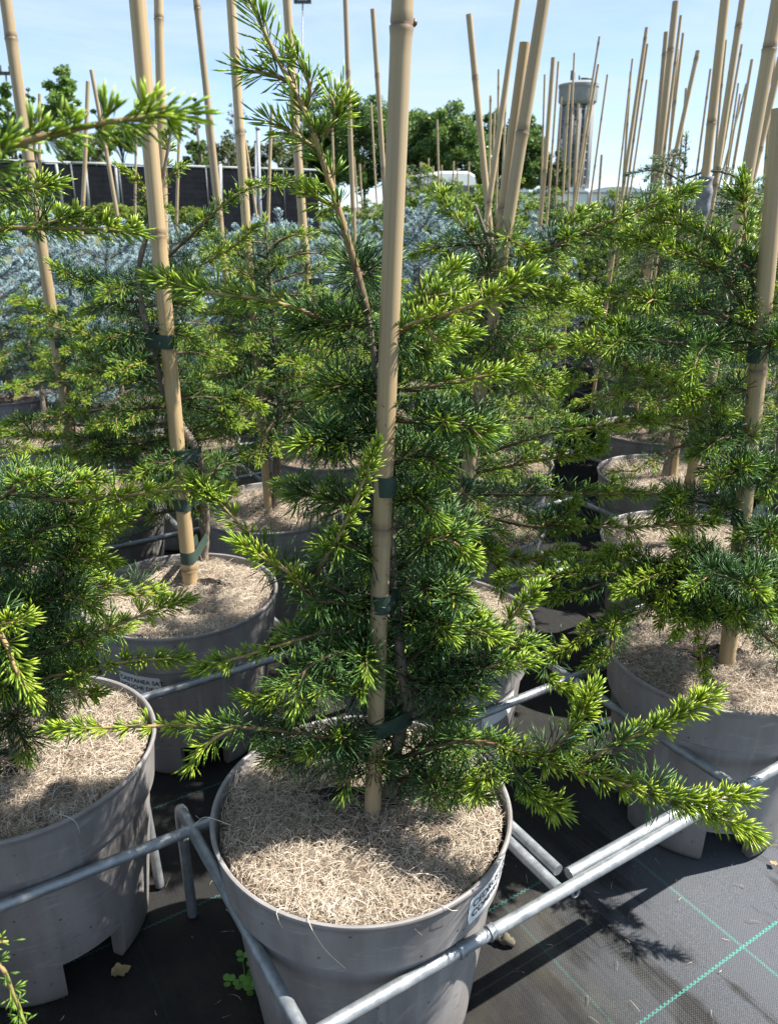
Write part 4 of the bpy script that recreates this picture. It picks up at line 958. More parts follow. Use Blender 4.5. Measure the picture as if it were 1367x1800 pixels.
def spruce(seed, H):
    rng = np.random.default_rng(seed); t = empty('blue_spruce', (0, 0, .385)); fol, mb = Foliage(), MB()
    tr = smooth_path([[0, 0, 0], [.005, .004, H * .5], [0, 0, H]], .02); trunk_obj(tr, .012, .003, t, rng)
    brush(fol, tr[int(len(tr) * .62):], rng, 1000, .034, .0034, .5)
    for w in range(8):
        u = .06 + .78 * w / 7; z = H * u; nb = 7 if w < 6 else 5
        for k in range(nb):
            az = k * 6.283 / nb + w * .5 + rng.normal(0, .15); L = (.36 * (1 - u)**.7 + .06) * rng.uniform(.8, 1.15)
            h = np.array([math.cos(az), math.sin(az), 0]); p0 = np.array([0, 0, z]); rise = .15 + .5 * u
            P = smooth_path([p0, p0 + h * L * .5 + [0, 0, L * rise * .4], p0 + h * L + [0, 0, L * rise]], .02); mb.tube(P, np.linspace(.004, .0015, len(P)), 5)
            brush(fol, P[len(P) // 5:], rng, 900, .033, .0032, .42)
            T, N, B = frames(P)
            for q in range(max(2, int(L / .085))):
                f = rng.uniform(.3, .95); i = int(f * (len(P) - 1)); sd = rng.choice([-1, 1]); l = L * rng.uniform(.22, .42) * (1.15 - f * .6)
                d = T[i] * .75 + N[i] * sd * .7 + np.array([0, 0, rng.normal(.1, .25)]); d /= np.linalg.norm(d)
                Q = smooth_path([P[i], P[i] + d * l * .5, P[i] + d * l + [0, 0, .03 * l]], .02); mb.tube(Q, np.linspace(.002, .001, len(Q)), 4)
                brush(fol, Q, rng, 850, .030, .0031, .46)
    b = obj('branches', mb.mesh('branches', M['bark']), t)
    f = obj('needles', fol.mesh('needles', M['needle_blue'], rng, .03), t); f['kind'] = 'stuff'
    return t
SP = [spruce(31, .80), spruce(32, .88)]
sp_cells = [(-2, 8), (-1, 7), (0, 8), (1, 7), (2, 8), (3, 7), (4, 8), (5, 7), (6, 8), (6, 6), (-3, 9), (-1, 9), (1, 9), (3, 9), (5, 9), (7, 9), (7, 7), (0, 10), (2, 10), (4, 10), (6, 10), (1, 11), (3, 11), (-2, 10)]
recs = []
for k, c in enumerate(sp_cells):
    x, y = cell(*c); px = proj((x, y, 1.0))[0]
    if not -120 < px < 1010: continue
    recs.append((px, x, y, k))
recs.sort(); su = set()
for r_, (px, x, y, k) in enumerate(recs):
    pi = k % 2; o = SP[pi] if pi not in su else copy_tree(SP[pi]); su.add(pi)
    s = .88 + .2 * ((k * 37) % 10) / 10; o.location = (x, y, .385); o.rotation_euler = (0, 0, k * 1.3); o.scale = (s, s, s)
    tag(o, f'silvery blue spruce, {ordinal(r_ + 1)} from the left of the blue spruces', 'spruce tree', 'blue spruces behind the cedars')
    make_pot(('s', k), x, y, k * .7, False, f'grey pot of the {ordinal(r_ + 1)} blue spruce from the left')

# ------------------------------------------------------------------ canes in the rack behind
def cell_y(a, b_): return float(cell(a, b_)[1])
NEARC = [  # top pixel, low pixel, width px, cell, label
 ((12, -5), (105, 620), 22, (0, 4), 'stout cane at the upper left crossed by the blurred shoot', (556, 602)),
 ((279, -5), (297, 760), 17, (1, 5), 'dull brown cane just right of the four-banded cane', ()),
 ((345, -5), (392, 460), 13, (2, 6), 'slim cane second to the right of the four-banded cane', ()),
 ((408, -5), (441, 455), 18, (1, 3), 'cane left of the foremost leader, ending in the dense bright cedar', ()),
 ((505, -5), (545, 530), 17, (2, 4), 'cane crossed by the foremost leader, with one band low down', (497,)),
 ((607, -5), (622, 365), 10, (3, 5), 'slim cane left of the middle cane, running off the top', ()),
 ((655, 16), (672, 310), 10, (4, 6), 'short slim cane with a visible top just left of the middle cane', ()),
 ((824, 25), (857, 370), 13, (4, 4), 'cane leaning left with a visible top, right of the middle cane', ()),
 ((1274, -5), (1212, 560), 17, (4, 2), 'cane with a grey wrapping at mid height on the right', (490,)),
 ((1305, -5), (1255, 330), 13, (5, 3), 'cane close behind the grey-wrapped cane on the right', ()),
 ((1366, -5), (1277, 490), 25, (3, 1), 'stout leaning cane left of the right-edge cane', ()),
]
for top, low, w, c, lab, ties in NEARC:
    rec = make_cane(top, low, w, Y=cell_y(*c), ztop=2.05, label=lab, sides=12, bow=.006)
    for py in ties:
        x_ = top[0] + (low[0] - top[0]) * (py - top[1]) / (low[1] - top[1])
        z = at_y(x_, py, cell_y(*c))[2]; tw = TRUNKW[c]; p = np.array([np.interp(z, tw[:, 2], tw[:, k]) for k in range(3)])
        cc = rec['base'] + rec['dir'] * ((z - rec['base'][2]) / rec['dir'][2]); d = p - cc; d[2] = 0; L = np.linalg.norm(d); p = cc + d / max(L, 1e-6) * min(L, .045)
        add_tie(rec, z, p, .010, .03)
    if 'grey wrapping' in lab:
        z0_, z1_ = at_y(1233, 392, cell_y(*c))[2], at_y(1243, 310, cell_y(*c))[2]; mb = MB(); n = 14; rr = np.random.default_rng(5)
        zz = np.linspace((z0_ - rec['base'][2]) / rec['dir'][2], (z1_ - rec['base'][2]) / rec['dir'][2], n); u = np.linspace(0, 1, n)
        mb.tube(np.stack([.006 * u, 0 * u, zz], 1), rec['r'] * (1.05 + .65 * np.sin(np.clip(u * 1.25, 0, 1) * 2.4)) * (1 + rr.normal(0, .06, n)), 12); obj('wrap', mb.mesh('wrap', M['wrap']), rec['o'])
FAR = [ # thin canes with visible tops: top px, low px, width
 ((70, 165), (74, 340), 6), ((155, 143), (140, 430), 8), ((161, 123), (205, 390), 8), ((240, 232), (240, 320), 5), ((317, 195), (314, 350), 6), ((362, 210), (378, 340), 6), ((478, 185), (474, 370), 7), ((408, 105), (416, 160), 5),
 ((583, 200), (586, 330), 5), ((652, 180), (662, 320), 4), ((768, 210), (770, 400), 4), ((876, 122), (869, 340), 4.5), ((862, 168), (856, 330), 5), ((869, 198), (866, 340), 4), ((889, 160), (880, 330), 4.5),
 ((957, 131), (949, 330), 4), ((972, 101), (946, 380), 9), ((981, 108), (965, 300), 4.5), ((1009, 93), (1002, 330), 4), ((1000, 148), (992, 340), 4.5), ((986, 170), (977, 340), 3.5), ((1016, 182), (1008, 330), 5), ((1053, 64), (1016, 330), 4.5),
 ((1051, 113), (1019, 330), 5), ((1067, 131), (1040, 330), 4), ((1057, 272), (1050, 345), 5), ((1111, 103), (1085, 330), 4), ((1108, 126), (1092, 320), 5), ((1136, 48), (1098, 310), 7), ((1137, 77), (1108, 300), 5), ((1136, 140), (1108, 310), 4),
 ((1170, 56), (1144, 300), 9), ((1187, 2), (1157, 290), 13), ((1196, 27), (1170, 260), 6), ((1191, 87), (1173, 260), 5), ((1200, 58), (1178, 245), 5.5), ((1226, 89), (1196, 235), 9), ((1205, 155), (1197, 235), 4.5), ((1248, 121), (1229, 260), 4.5),
 ((1303, 78), (1272, 240), 5), ((1321, 104), (1293, 280), 6), ((1297, 146), (1281, 250), 4), ((1311, 147), (1286, 240), 4), ((1300, 165), (1288, 245), 4), ((1363, 66), (1343, 280), 6), ((1372, 100), (1335, 260), 14), ((1275, 70), (1262, 240), 5),
]
far_sorted = sorted(range(len(FAR)), key=lambda i: FAR[i][0][0])
far_bases = []
for rank, i in enumerate(far_sorted):
    top, low, w = FAR[i]
    rec = make_cane(top, low, w, ztop=1.92 + .14 * ((i * 7) % 5) / 4, label=f'thin bamboo cane, {ordinal(rank + 1)} from the left of the thin canes with visible tops', sides=8, bow=.012)
    far_bases.append(rec['base'])
tiny = sorted([(715, 290), (723, 300), (740, 284), (746, 300), (753, 278), (761, 292), (776, 290), (797, 283), (804, 296), (824, 284), (622, 275), (632, 288), (690, 285), (703, 296)])
for rank, (x_, y_) in enumerate(tiny):
    rec = make_cane((x_, y_), (x_ + (3 if x_ < 690 else -1), y_ + 45), 3.6, ztop=1.95, label=f'tiny far cane before the dark trees, {ordinal(rank + 1)} from the left', group='tiny far canes', sides=6)
    far_bases.append(rec['base'])

# far cedars at the feet of those canes (trunk + crown)
def far_cedar(seed, H):
    rng = np.random.default_rng(seed); t = empty('young_cedar', (0, 0, .385)); fol, mb = Foliage(), MB(); tr = smooth_path([[0, 0, 0], [.02, .0, H * .5], [0, .02, H]], .03); trunk_obj(tr, .011, .003, t, rng); az = 0
    for k in range(34):
        u = (k + rng.random()) / 34; az += 2.4; L = (.34 * (1 - u) + .12) * rng.uniform(.7, 1.2); h = np.array([math.cos(az), math.sin(az), 0]); p0 = trunk_at(tr, H * (.08 + .88 * u))
        P = smooth_path([p0, p0 + h * L * .5 + [0, 0, L * .15], p0 + h * L + [0, 0, L * rng.uniform(-.1, .4)]], .02); mb.tube(P, np.linspace(.004, .0015, len(P)), 4)
        shoot(fol, P, rng, sp=.022, ko=13, ky=11, ntip=16, Wo=.004, Wy=.005, Ly=.022, y0=.55, tone=.05)
        T, N, B = frames(P)
        for q in range(3):
            i = int(rng.uniform(.3, .85) * (len(P) - 1)); d = T[i] * .7 + N[i] * rng.choice([-1, 1]) * .7 + [0, 0, rng.normal(.1, .2)]; l = L * .35
            shoot(fol, smooth_path([P[i], P[i] + d * l * .5, P[i] + d * l], .02), rng, sp=.022, ko=13, ky=11, ntip=14, Wo=.004, Wy=.005, Ly=.022, y0=.4, tone=.05)
    br_ = obj('branches', mb.mesh('branches', M['twig'], attr='tone'), t); f = obj('needles', fol.mesh('needles', M['needle'], rng), t); f['kind'] = 'stuff'
    return t
FC = [far_cedar(41, 1.0), far_cedar(42, .86)]; fu = set(); taken = [np.array(p.location[:2]) for p in POTS.values()]; fpos = []
for b_ in far_bases:
    q = np.array(b_[:2])
    if min(np.linalg.norm(q - t_) for t_ in taken) < .36: continue
    taken.append(q); fpos.append(q)
for k in range(46):   # more of the same crop filling the bed to the right and in the distance
    rr = np.random.default_rng(900 + k); y = rr.uniform(4.6, 11); px = (rr.uniform(600, 1400), rr.uniform(1000, 1420), rr.uniform(690, 1010))[k % 3]; q = np.array([(px - 683.5) / FPX * y * .95, y])
    if min(np.linalg.norm(q - t_) for t_ in taken) < .45: continue
    taken.append(q); fpos.append(q)
for px, y in ((722, 7.2), (745, 8.4), (765, 6.6), (792, 7.8), (815, 8.8), (838, 7.0), (690, 8.0), (880, 8.2)):
    fpos.append(np.array([(px - 683.5) / FPX * y * .95, y]))
fpos.sort(key=lambda q: proj((q[0], q[1], 1))[0])
for r_, q in enumerate(fpos):
    k = r_ % 2; o = FC[k] if k not in fu else copy_tree(FC[k]); fu.add(k); o.location = (q[0], q[1], .385); o.rotation_euler = (0, 0, r_ * 1.9)
    s = .82 + .3 * ((r_ * 13) % 10) / 10; px = proj((q[0], q[1], 1))[0]
    if px < 560: s *= .72
    elif 680 < px < 900: s *= 1.18
    o.scale = (s, s, s)
    tag(o, f'small far cedar among thin canes, {ordinal(r_ + 1)} from the left of the far cedars', 'cedar tree', 'far cedars')
    make_pot(('f', r_), q[0], q[1], r_, False, f'grey pot of the {ordinal(r_ + 1)} far cedar from the left')

# ------------------------------------------------------------------ galvanised pot racks
PZ, PR = .285, .0097
def g(u, v, z=PZ): p = A0 + PH * u + QH * v; return np.array([p[0], p[1], z])
def pipe(parent, pts, r=PR, name='pipe', sides=14):
    mb = MB(); pts = np.asarray(pts, float)
    if len(pts) == 2: pts = np.linspace(pts[0], pts[1], 6)
    mb.tube(pts, r, sides); me = mb.mesh(name, M['galv'])
    try: me.set_sharp_from_angle(angle=R(50))
    except Exception: pass
    return obj(name, me, parent)
def clamp(parent, p):
    mb = MB(); th = np.linspace(0, 2 * np.pi, 13)
    mb.tube(np.stack([p[0] + PH[0] * .007 * np.cos(th), p[1] + PH[1] * .007 * np.cos(th), p[2] - .020 + .008 * np.sin(th)], 1), .0022, 6, False)
    mb.tube([[p[0], p[1], p[2] - .014], [p[0], p[1], p[2] - .006]], .004, 8)
    return obj('clamp_eye', mb.mesh('clamp_eye', M['galv']), parent)
def sleeve(parent, a, b_):
    mb = MB(); a, b_ = np.asarray(a), np.asarray(b_); d = b_ - a; n = 10; u = np.linspace(0, 1, n)
    r = PR + .0016 + .0012 * np.array([0, 1, 0, 0, 0, 0, 0, 0, 1, 0]); mb.tube(a + u[:, None] * d, r, 14); return obj('pipe_sleeve', mb.mesh('pipe_sleeve', M['galv']), parent)
def rack(label): o = empty('pot_rack', g(0, 0, 0)); o.location = (0, 0, 0); return tag(o, label, 'pot rack', 'galvanised pot racks')
r1 = rack('galvanised pipe rack round the foremost pot and the right-edge pot')
pipe(r1, [g(-.26, -.213), g(3.6, -.213)]); pipe(r1, [g(-2.1, .217), g(3.6, .217)])
bend = [g(-.208, -.33), g(-.208, .0), g(-.208, .20), g(-.208, .255), g(-.207, .278, PZ - .004), g(-.206, .290, PZ - .016), g(-.205, .297, PZ - .05), g(-.2, .31, .004)]
pipe(r1, smooth_path(bend, .012), name='bent_pipe')
pipe(r1, [g(.232, -.203, PZ - .004), g(.232, .207, PZ - .004)]); pipe(r1, [g(.672, -.203, PZ - .004), g(.672, .207, PZ - .004)])
for u in (1.12, 1.56): pipe(r1, [g(u, -.203, PZ - .004), g(u, .207, PZ - .004)])
clamp(r1, g(.262, -.213)); clamp(r1, g(.70, -.213)); sleeve(r1, g(.085, -.213), g(.098, -.213)); sleeve(r1, g(.03, -.213), g(.042, -.213))
fl = at_z(281, 1556, .003); pipe(r1, [fl, np.array([fl[0] - .012, fl[1] + .004, PZ - .008])], name='leg', r=.0095)
r2 = rack('short overlapping pipe rack with cut pipe ends right of the foremost pot')
pipe(r2, [g(.264, -.1925), g(.62, -.1925)]); pipe(r2, [g(.2535, -.180, PZ + .002), g(.2535, .19, PZ + .002)])
r3 = rack('galvanised pipe rack between the front row and the third row of pots')
pipe(r3, [g(-2.1, .65), g(3.8, .65)]); pipe(r3, [g(-2.1, 1.084), g(3.8, 1.084)])
for u in (.232, .672, 1.10, 1.54, 1.97): pipe(r3, [g(u, .227, PZ - .004), g(u, .64, PZ - .004)])
for u in (-1.5, -1.08, -.65, .217, .65, 1.084, 1.52, 1.95): pipe(r3, [g(u, .66, PZ - .004), g(u, 1.074, PZ - .004)])
r4 = rack('galvanised pipe rack behind, around the back rows of pots')
for v in (1.517, 1.951, 2.384, 2.82): pipe(r4, [g(-2.1, v), g(4.2, v)], sides=8)
for u in (-1.08, -.65, -.217, .217, .65, 1.084, 1.52, 1.95, 2.38, 2.82): pipe(r4, [g(u, 1.095, PZ - .004), g(u, 2.81, PZ - .004)], sides=8)

# ------------------------------------------------------------------ pot labels
def text_mesh(lines, size, gap, width=None):
    vs, fs, n = [], [], 0
    for k, tx in enumerate(lines):
        cu = bpy.data.curves.new('t', 'FONT'); cu.body = tx; cu.size = size; cu.resolution_u = 3; cu.offset = size * .018
        o = bpy.data.objects.new('t', cu); COL.objects.link(o); dg = bpy.context.evaluated_depsgraph_get()
        me = bpy.data.meshes.new_from_object(o.evaluated_get(dg)); v = np.array([x.co[:] for x in me.vertices]); v[:, 1] -= k * gap
        me.calc_loop_triangles(); f = np.array([t.vertices[:] for t in me.loop_triangles]); vs.append(v); fs.append(f + n); n += len(v)
        COL.objects.unlink(o); bpy.data.objects.remove(o); bpy.data.curves.remove(cu); bpy.data.meshes.remove(me)
    return np.concatenate(vs), np.concatenate(fs)
def wrap(v, rad, a0, z0, slope, tilt=0.0):
    """flat label coordinates (x right, y up) -> on the pot wall; x runs anticlockwise seen from above"""
    x, y, d = v[:, 0], v[:, 1], v[:, 2]; c, s = math.cos(tilt), math.sin(tilt); x, y = x * c - y * s, x * s + y * c
    r = rad + slope * y + d; a = a0 + x / rad
    return np.stack([r * np.cos(a), r * np.sin(a), z0 + y], 1)
def label_on(pot, w, h, rad, a0, z0, slope, lines, size, gap, tx, ty, tilt=0.0):
    nx, ny = 14, 5; mb = MB(); cr = .006
    def grid(off):
        X = np.linspace(-w / 2, w / 2, nx); Y = np.linspace(-h / 2, h / 2, ny); V = []
        for j, y in enumerate(Y):
            ins = cr * .6 if j in (0, ny - 1) else 0
            for x in X: V.append([x * (1 - 2 * ins / w), y, off])
        return np.array(V)
    q = [[j * nx + i, j * nx + i + 1, (j + 1) * nx + i + 1, (j + 1) * nx + i] for j in range(ny - 1) for i in range(nx - 1)]
    mb.add(wrap(grid(.0012), rad, a0, z0, slope, tilt), q)
    L = obj('label', mb.mesh('label', M['label']), pot)
    v, f = text_mesh(lines, size, gap); v[:, 0] += tx; v[:, 1] += ty; v[:, 2] = .0017
    T = obj('lettering', mesh_np('lettering', wrap(v, rad, a0, z0, slope, tilt), [f], M['ink'], smooth=False), L); return L
label_on(POTS['A'], .120, .052, .2235, R(-32), .3585, .09, ['CEDRUS LIB.', 'COMPACTA'], .0185, .0195, -.053, .005, R(1))
label_on(POTS['E'], .105, .056, .2060, R(-106), .268, .095, ['CASTANEA SAT.', 'BOUCHE DE B.'], .0152, .0185, -.050, .008, R(-3))
label_on(POTS['D'], .105, .056, .2060, R(-46), .262, .095, ['CEDRUS LIB.'], .0175, .0185, -.046, .004, R(0))

# ------------------------------------------------------------------ loose strands over the rims, litter on the mat
def strand(label, P, r=.0006, tone=.9):
    mb = MB(); pts = smooth_path(P, .006); mb.tube(pts, np.linspace(r, r * .5, len(pts)), 5, True, tone); o = obj('loose_fibre', mb.mesh('loose_fibre', M['fibre'], attr='tone'))
    return tag(o, label, 'fibre', 'loose fibres over the rims')
def on_pot(c, a, r, z): return np.array([c[0] + r * math.cos(a), c[1] + r * math.sin(a), z])
pa, pb = cell(0, 0), cell(-1, 1)
strand('long pale fibre hanging down the front of the foremost pot', [on_pot(pa, R(-108), .20, .392), on_pot(pa, R(-106), .228, .409), on_pot(pa, R(-104), .2335, .395), on_pot(pa, R(-100), .230, .360), on_pot(pa, R(-94), .2245, .325)])
strand('short curled fibre over the foremost rim, left of the long one', [on_pot(pa, R(-117), .21, .392), on_pot(pa, R(-117), .2315, .4085), on_pot(pa, R(-116), .2345, .395), on_pot(pa, R(-115), .232, .382)])
strand('fibre sticking over the foremost rim at its left side', [on_pot(pa, R(-170), .20, .392), on_pot(pa, R(-171), .2315, .4085), on_pot(pa, R(-172), .245, .405), on_pot(pa, R(-170), .258, .398)])
strand('fibre hanging over the rim of the left-edge pot', [on_pot(pb, R(-50), .19, .392), on_pot(pb, R(-48), .2315, .409), on_pot(pb, R(-46), .236, .395), on_pot(pb, R(-45), .232, .37)])
strand('fibre on the foremost rim near its white label', [on_pot(pa, R(-62), .20, .392), on_pot(pa, R(-60), .2315, .4085), on_pot(pa, R(-58), .2345, .40), on_pot(pa, R(-55), .2335, .392)])
rr = np.random.default_rng(77)
def soil_patch(pot, cx, cy, sx, sy, seed):
    """dark crumbly soil in the opening of the fibre mat round the stem"""
    r_ = np.random.default_rng(seed); n, m_ = 6, 22; V = [[cx, cy, .4005]]
    for i in range(1, n + 1):
        for j in range(m_):
            a = 6.283 * j / m_; k = i / n * (1 + .18 * math.sin(3 * a + seed) + .12 * math.sin(7 * a)); V.append([cx + sx * k * math.cos(a), cy + sy * k * math.sin(a), .400 - .016 * (i / n)**2 + r_.normal(0, .0022)])
    T = [[0, 1 + j, 1 + (j + 1) % m_] for j in range(m_)]; Q = [[1 + i * m_ + j, 1 + (i + 1) * m_ + j, 1 + (i + 1) * m_ + (j + 1) % m_, 1 + i * m_ + (j + 1) % m_] for i in range(n - 1) for j in range(m_)]
    return obj('soil', mesh_np('soil', V, [np.array(T), np.array(Q)], M['soil']), pot)
soil_patch(POTS['A'], -.012, .035, .085, .026, 1); soil_patch(POTS['E'], .045, .075, .06, .022, 2); soil_patch(POTS['C'], .02, .02, .055, .03, 3); soil_patch(POTS['B'], 0, 0, .06, .035, 4)
def lump(name, c, s, seed, mat, label, cat):
    r_ = np.random.default_rng(seed); n, m_ = 10, 14; V = [[0, 0, 1]]
    for i in range(1, n):
        for j in range(m_): th, ph = math.pi * i / n, 2 * math.pi * j / m_; V.append([math.sin(th) * math.cos(ph), math.sin(th) * math.sin(ph), math.cos(th)])
    V.append([0, 0, -1]); V = np.array(V); k = r_.normal(0, 1.6, (5, 3)); ph = r_.random(5) * 6
    f = 1 + .16 * sum(np.sin(V @ (k[i] * 1.7) + ph[i]) for i in range(5)) + r_.normal(0, .05, len(V)); V = V * f[:, None] * np.array(s); V[:, 2] = np.maximum(V[:, 2], -s[2] * .4) + s[2] * .4
    T = [[0, 1 + j, 1 + (j + 1) % m_] for j in range(m_)] + [[len(V) - 1, 1 + (n - 2) * m_ + (j + 1) % m_, 1 + (n - 2) * m_ + j] for j in range(m_)]
    Q = [[1 + i * m_ + j, 1 + (i + 1) * m_ + j, 1 + (i + 1) * m_ + (j + 1) % m_, 1 + i * m_ + (j + 1) % m_] for i in range(n - 2) for j in range(m_)]
    o = obj(name, mesh_np(name, V, [np.array(T), np.array(Q)], mat), loc=(c[0], c[1], c[2])); return tag(o, label, cat)
lump('earth_clod', at_z(888, 1655, .001), (.016, .012, .013), 3, M['clod'], 'dark earth clod on the mat beside the foremost pot', 'clod')
nl = 240; rl = np.random.default_rng(55); lx = rl.uniform(-.75, 1.0, nl); ly = rl.uniform(.45, 1.5, nl); hh = rl.random(nl) * 6.28
vv, qq, tt = strand_arrays(np.stack([lx, ly, np.full(nl, .0005)], 1), np.stack([np.cos(hh), np.sin(hh), np.zeros(nl)], 1), rl.uniform(.006, .028, nl), rl.uniform(.0005, .0014, nl), .4, np.clip(rl.normal(.28, .2, nl), 0, 1), rl)
tag(obj('mulch_litter', mesh_np('mulch_litter', vv, [qq], M['fibre'], {'tone': tt}, False)), 'scattered pale mulch strands lying on the dark mat', 'litter', kind='stuff')
def leaf_obj(c, L, rz, label):
    n = 9; u = np.linspace(0, 1, n); w = .42 * np.sin(np.pi * u**.8) * (1 + .25 * np.sin(u * 17)); V = []
    for k in range(n):
        for s in (-1, 0, 1): V.append([(u[k] - .5) * L, s * w[k] * L, .004 + .10 * L * abs(s) * (1 + .4 * math.sin(5 * u[k])) + .06 * L * math.sin(6 * u[k])])
    q = [[k * 3 + j, (k + 1) * 3 + j, (k + 1) * 3 + j + 1, k * 3 + j + 1] for k in range(n - 1) for j in (0, 1)]
    o = obj('dry_leaf', mesh_np('dry_leaf', V, [np.array(q)], M['leaf_dry']), loc=tuple(c), rz=rz); return tag(o, label, 'leaf')
leaf_obj(at_z(214, 1710, .002), .035, .6, 'small dry leaf on the dark mat beside the left-edge pot')
leaf_obj(at_z(1358, 1520, .002), .016, 2.2, 'thin dry scrap on the mat by the right-edge pot')
cl = empty('clover_weed', at_z(432, 1730, 0)); tag(cl, 'little green clover growing on the dark mat left of the foremost pot', 'weed')
for k in range(9):
    h = .012 + .022 * rr.random(); p = np.array([rr.normal(0, .018), rr.normal(0, .012), h]); mb = MB(); mb.tube(smooth_path([[0, 0, 0], p * [.4, .4, .8], p], .005), .0006, 4); st_ = obj('stem', mb.mesh('stem', M['clover']), cl)
    mb = MB()
    for q in range(3):
        a = q * 2.094 + rr.random(); R_ = .0075; th = np.linspace(0, 2 * np.pi, 10)[:-1]; c0 = p + np.array([math.cos(a), math.sin(a), .12]) * R_
        V = np.concatenate([[c0], c0 + R_ * .85 * np.stack([np.cos(th) * (1 - .25 * (np.abs(th - a % 6.28) < .4)), np.sin(th), .25 * np.cos(th - a)], 1)]); mb.add(V, t=[[0, 1 + i, 1 + (i + 1) % 9] for i in range(9)])
    obj('leaf', mb.mesh('leaf', M['clover']), cl)

# ------------------------------------------------------------------ background: shrubs, hedge, fence, trees, tower, greenhouse, van, masts
def leaf_cloud(rng, centers, radii, n_per, size, tone_sd=.18):
    """small leaf quads spread through clumps"""
    V, T = [], []; cs = np.repeat(np.arange(len(centers)), n_per); n = len(cs)
    d = rng.normal(size=(n, 3)); d /= np.linalg.norm(d, axis=1)[:, None]; rr_ = rng.random(n)**.45
    P = centers[cs] + d * (radii[cs] * rr_)[:, None] * np.array([1, 1, .8])
    a = rng.normal(size=(n, 3)); a[:, 2] *= .6; a /= np.linalg.norm(a, axis=1)[:, None]; b_ = np.cross(a, rng.normal(size=(n, 3))); b_ /= np.linalg.norm(b_, axis=1)[:, None] + 1e-9
    L = size * rng.uniform(.6, 1.3, n)[:, None]; W = L * .55
    v = np.stack([P - a * L / 2, P + b_ * W / 2, P + a * L / 2, P - b_ * W / 2], 1).reshape(-1, 3)
    q = np.arange(n * 4).reshape(-1, 4); ct = rng.normal(.5, .12, len(centers))
    tone = np.clip(np.repeat(ct[cs] + rng.normal(0, tone_sd, n), 4), 0, 1)
    return v, q, tone
def broad_tree(name, seed, x, y, H, W, z_low, label, mat, nclump, n_per, size, shape='round', group='trees on the skyline', trunk_r=.16, cat='tree'):
    rng = np.random.default_rng(seed); t = empty(name, (x, y, 0)); tag(t, label, cat, group)
    C = []; rad = []
    while len(C) < nclump:
        p = rng.uniform(-1, 1, 3)
        if shape == 'round' and np.linalg.norm(p) > 1: continue
        u = (p[2] + 1) / 2
        if shape == 'cone' and np.hypot(p[0], p[1]) > 1.0 * (1 - u)**.7 + .12: continue
        if shape == 'column' and np.hypot(p[0], p[1]) > math.sin(math.pi * min(.97, u * .9 + .08))**.5: continue
        if shape == 'flat' and np.hypot(p[0], p[1]) > 1: continue
        C.append([p[0] * W / 2, p[1] * W / 2, z_low + (H - z_low) * u]); rad.append(W * rng.uniform(.07, .15))
    C, rad = np.array(C), np.array(rad)
    mb = MB(); top = z_low + (H - z_low) * (.75 if shape != 'flat' else .3)
    tr = smooth_path([[0, 0, 0], [rng.normal(0, .1), 0, top * .5], [0, 0, top]], .3); mb.tube(tr, np.linspace(trunk_r, trunk_r * .25, len(tr)), 8); obj('trunk', mb.mesh('trunk', M['bark']), t)
    mb = MB()
    for k in rng.choice(len(C), min(len(C), 16), replace=False):
        s0 = trunk_at(tr, min(top, max(z_low * .8, C[k][2] * .75))); mb.tube(smooth_path([s0, (s0 + C[k]) / 2 + [0, 0, .05 * H], C[k]], .3), trunk_r * .22, 5)
    obj('limbs', mb.mesh('limbs', M['bark']), t)
    v, q, tone = leaf_cloud(rng, C, rad, n_per, size); f = obj('crown', mesh_np('crown', v, [q], M[mat], {'tone': tone}, False), t); f['kind'] = 'stuff'
    return t
def px_tree(name, seed, px, top_y, w_px, low_y, Y, **kw):
    top, low = at_y(px, top_y, Y), at_y(px, low_y, Y); d = proj(top)[2]
    return broad_tree(name, seed, top[0], Y, top[2], w_px / FPX * d, max(.05, low[2]), **kw)
for k, (px, ty, w, Y) in enumerate(((560, 178, 120, 78), (640, 158, 150, 74), (720, 190, 130, 78), (790, 182, 140, 72), (862, 196, 120, 76), (918, 205, 100, 74))):
    px_tree('broadleaf_tree', 300 + k, px, ty, w, 345, Y, label=f'dark green broadleaf tree of the skyline row, {ordinal(k + 1)} from the left in that row', mat='leaf_green', nclump=120, n_per=190, size=.30, group='row of dark trees')
px_tree('ornamental_pear', 320, 104, 122, 82, 300, 47, label='upright light green tree above the black fence', mat='leaf_light', nclump=80, n_per=120, size=.20, shape='column')
px_tree('ornamental_pear', 321, 8, 148, 60, 300, 46, label='green tree cut by the left edge above the fence', mat='leaf_light', nclump=60, n_per=110, size=.20, shape='column')
px_tree('columnar_tree', 322, 48, 150, 26, 300, 50, label='narrow dark columnar tree left of the upright light green tree', mat='leaf_green', nclump=30, n_per=90, size=.16, shape='column')
px_tree('columnar_tree', 323, 176, 160, 36, 290, 52, label='narrow tree behind the two short crossed canes', mat='leaf_light', nclump=40, n_per=90, size=.16, shape='column')
px_tree('roof_trained_tree', 324, 212, 228, 76, 262, 50, label='flat-topped clipped tree on a thin stem above the fence', mat='leaf_green', nclump=60, n_per=120, size=.16, shape='flat', trunk_r=.09)
px_tree('columnar_tree', 325, 340, 160, 34, 300, 55, label='slender pale green tree left of the slim second cane', mat='leaf_light', nclump=50, n_per=80, size=.18, shape='cone')
px_tree('thin_tree', 326, 412, 165, 44, 290, 60, label='sparse nearly bare young tree behind the cane left of the leader', mat='leaf_brown', nclump=26, n_per=26, size=.14, shape='column', trunk_r=.06)
for k, (px, ty, w) in enumerate(((150, 232, 100), (350, 250, 80), (400, 240, 90), (445, 252, 70), (490, 242, 80), (515, 262, 50), (975, 262, 60))):
    px_tree('hedge_bush', 340 + k, px, ty, w, 352, 62 + k, label=f'dull brownish green bush above the fence line, {ordinal(k + 1)} from the left of these bushes', mat='leaf_brown', nclump=70, n_per=110, size=.22, group='bushes behind the fence', cat='bush')
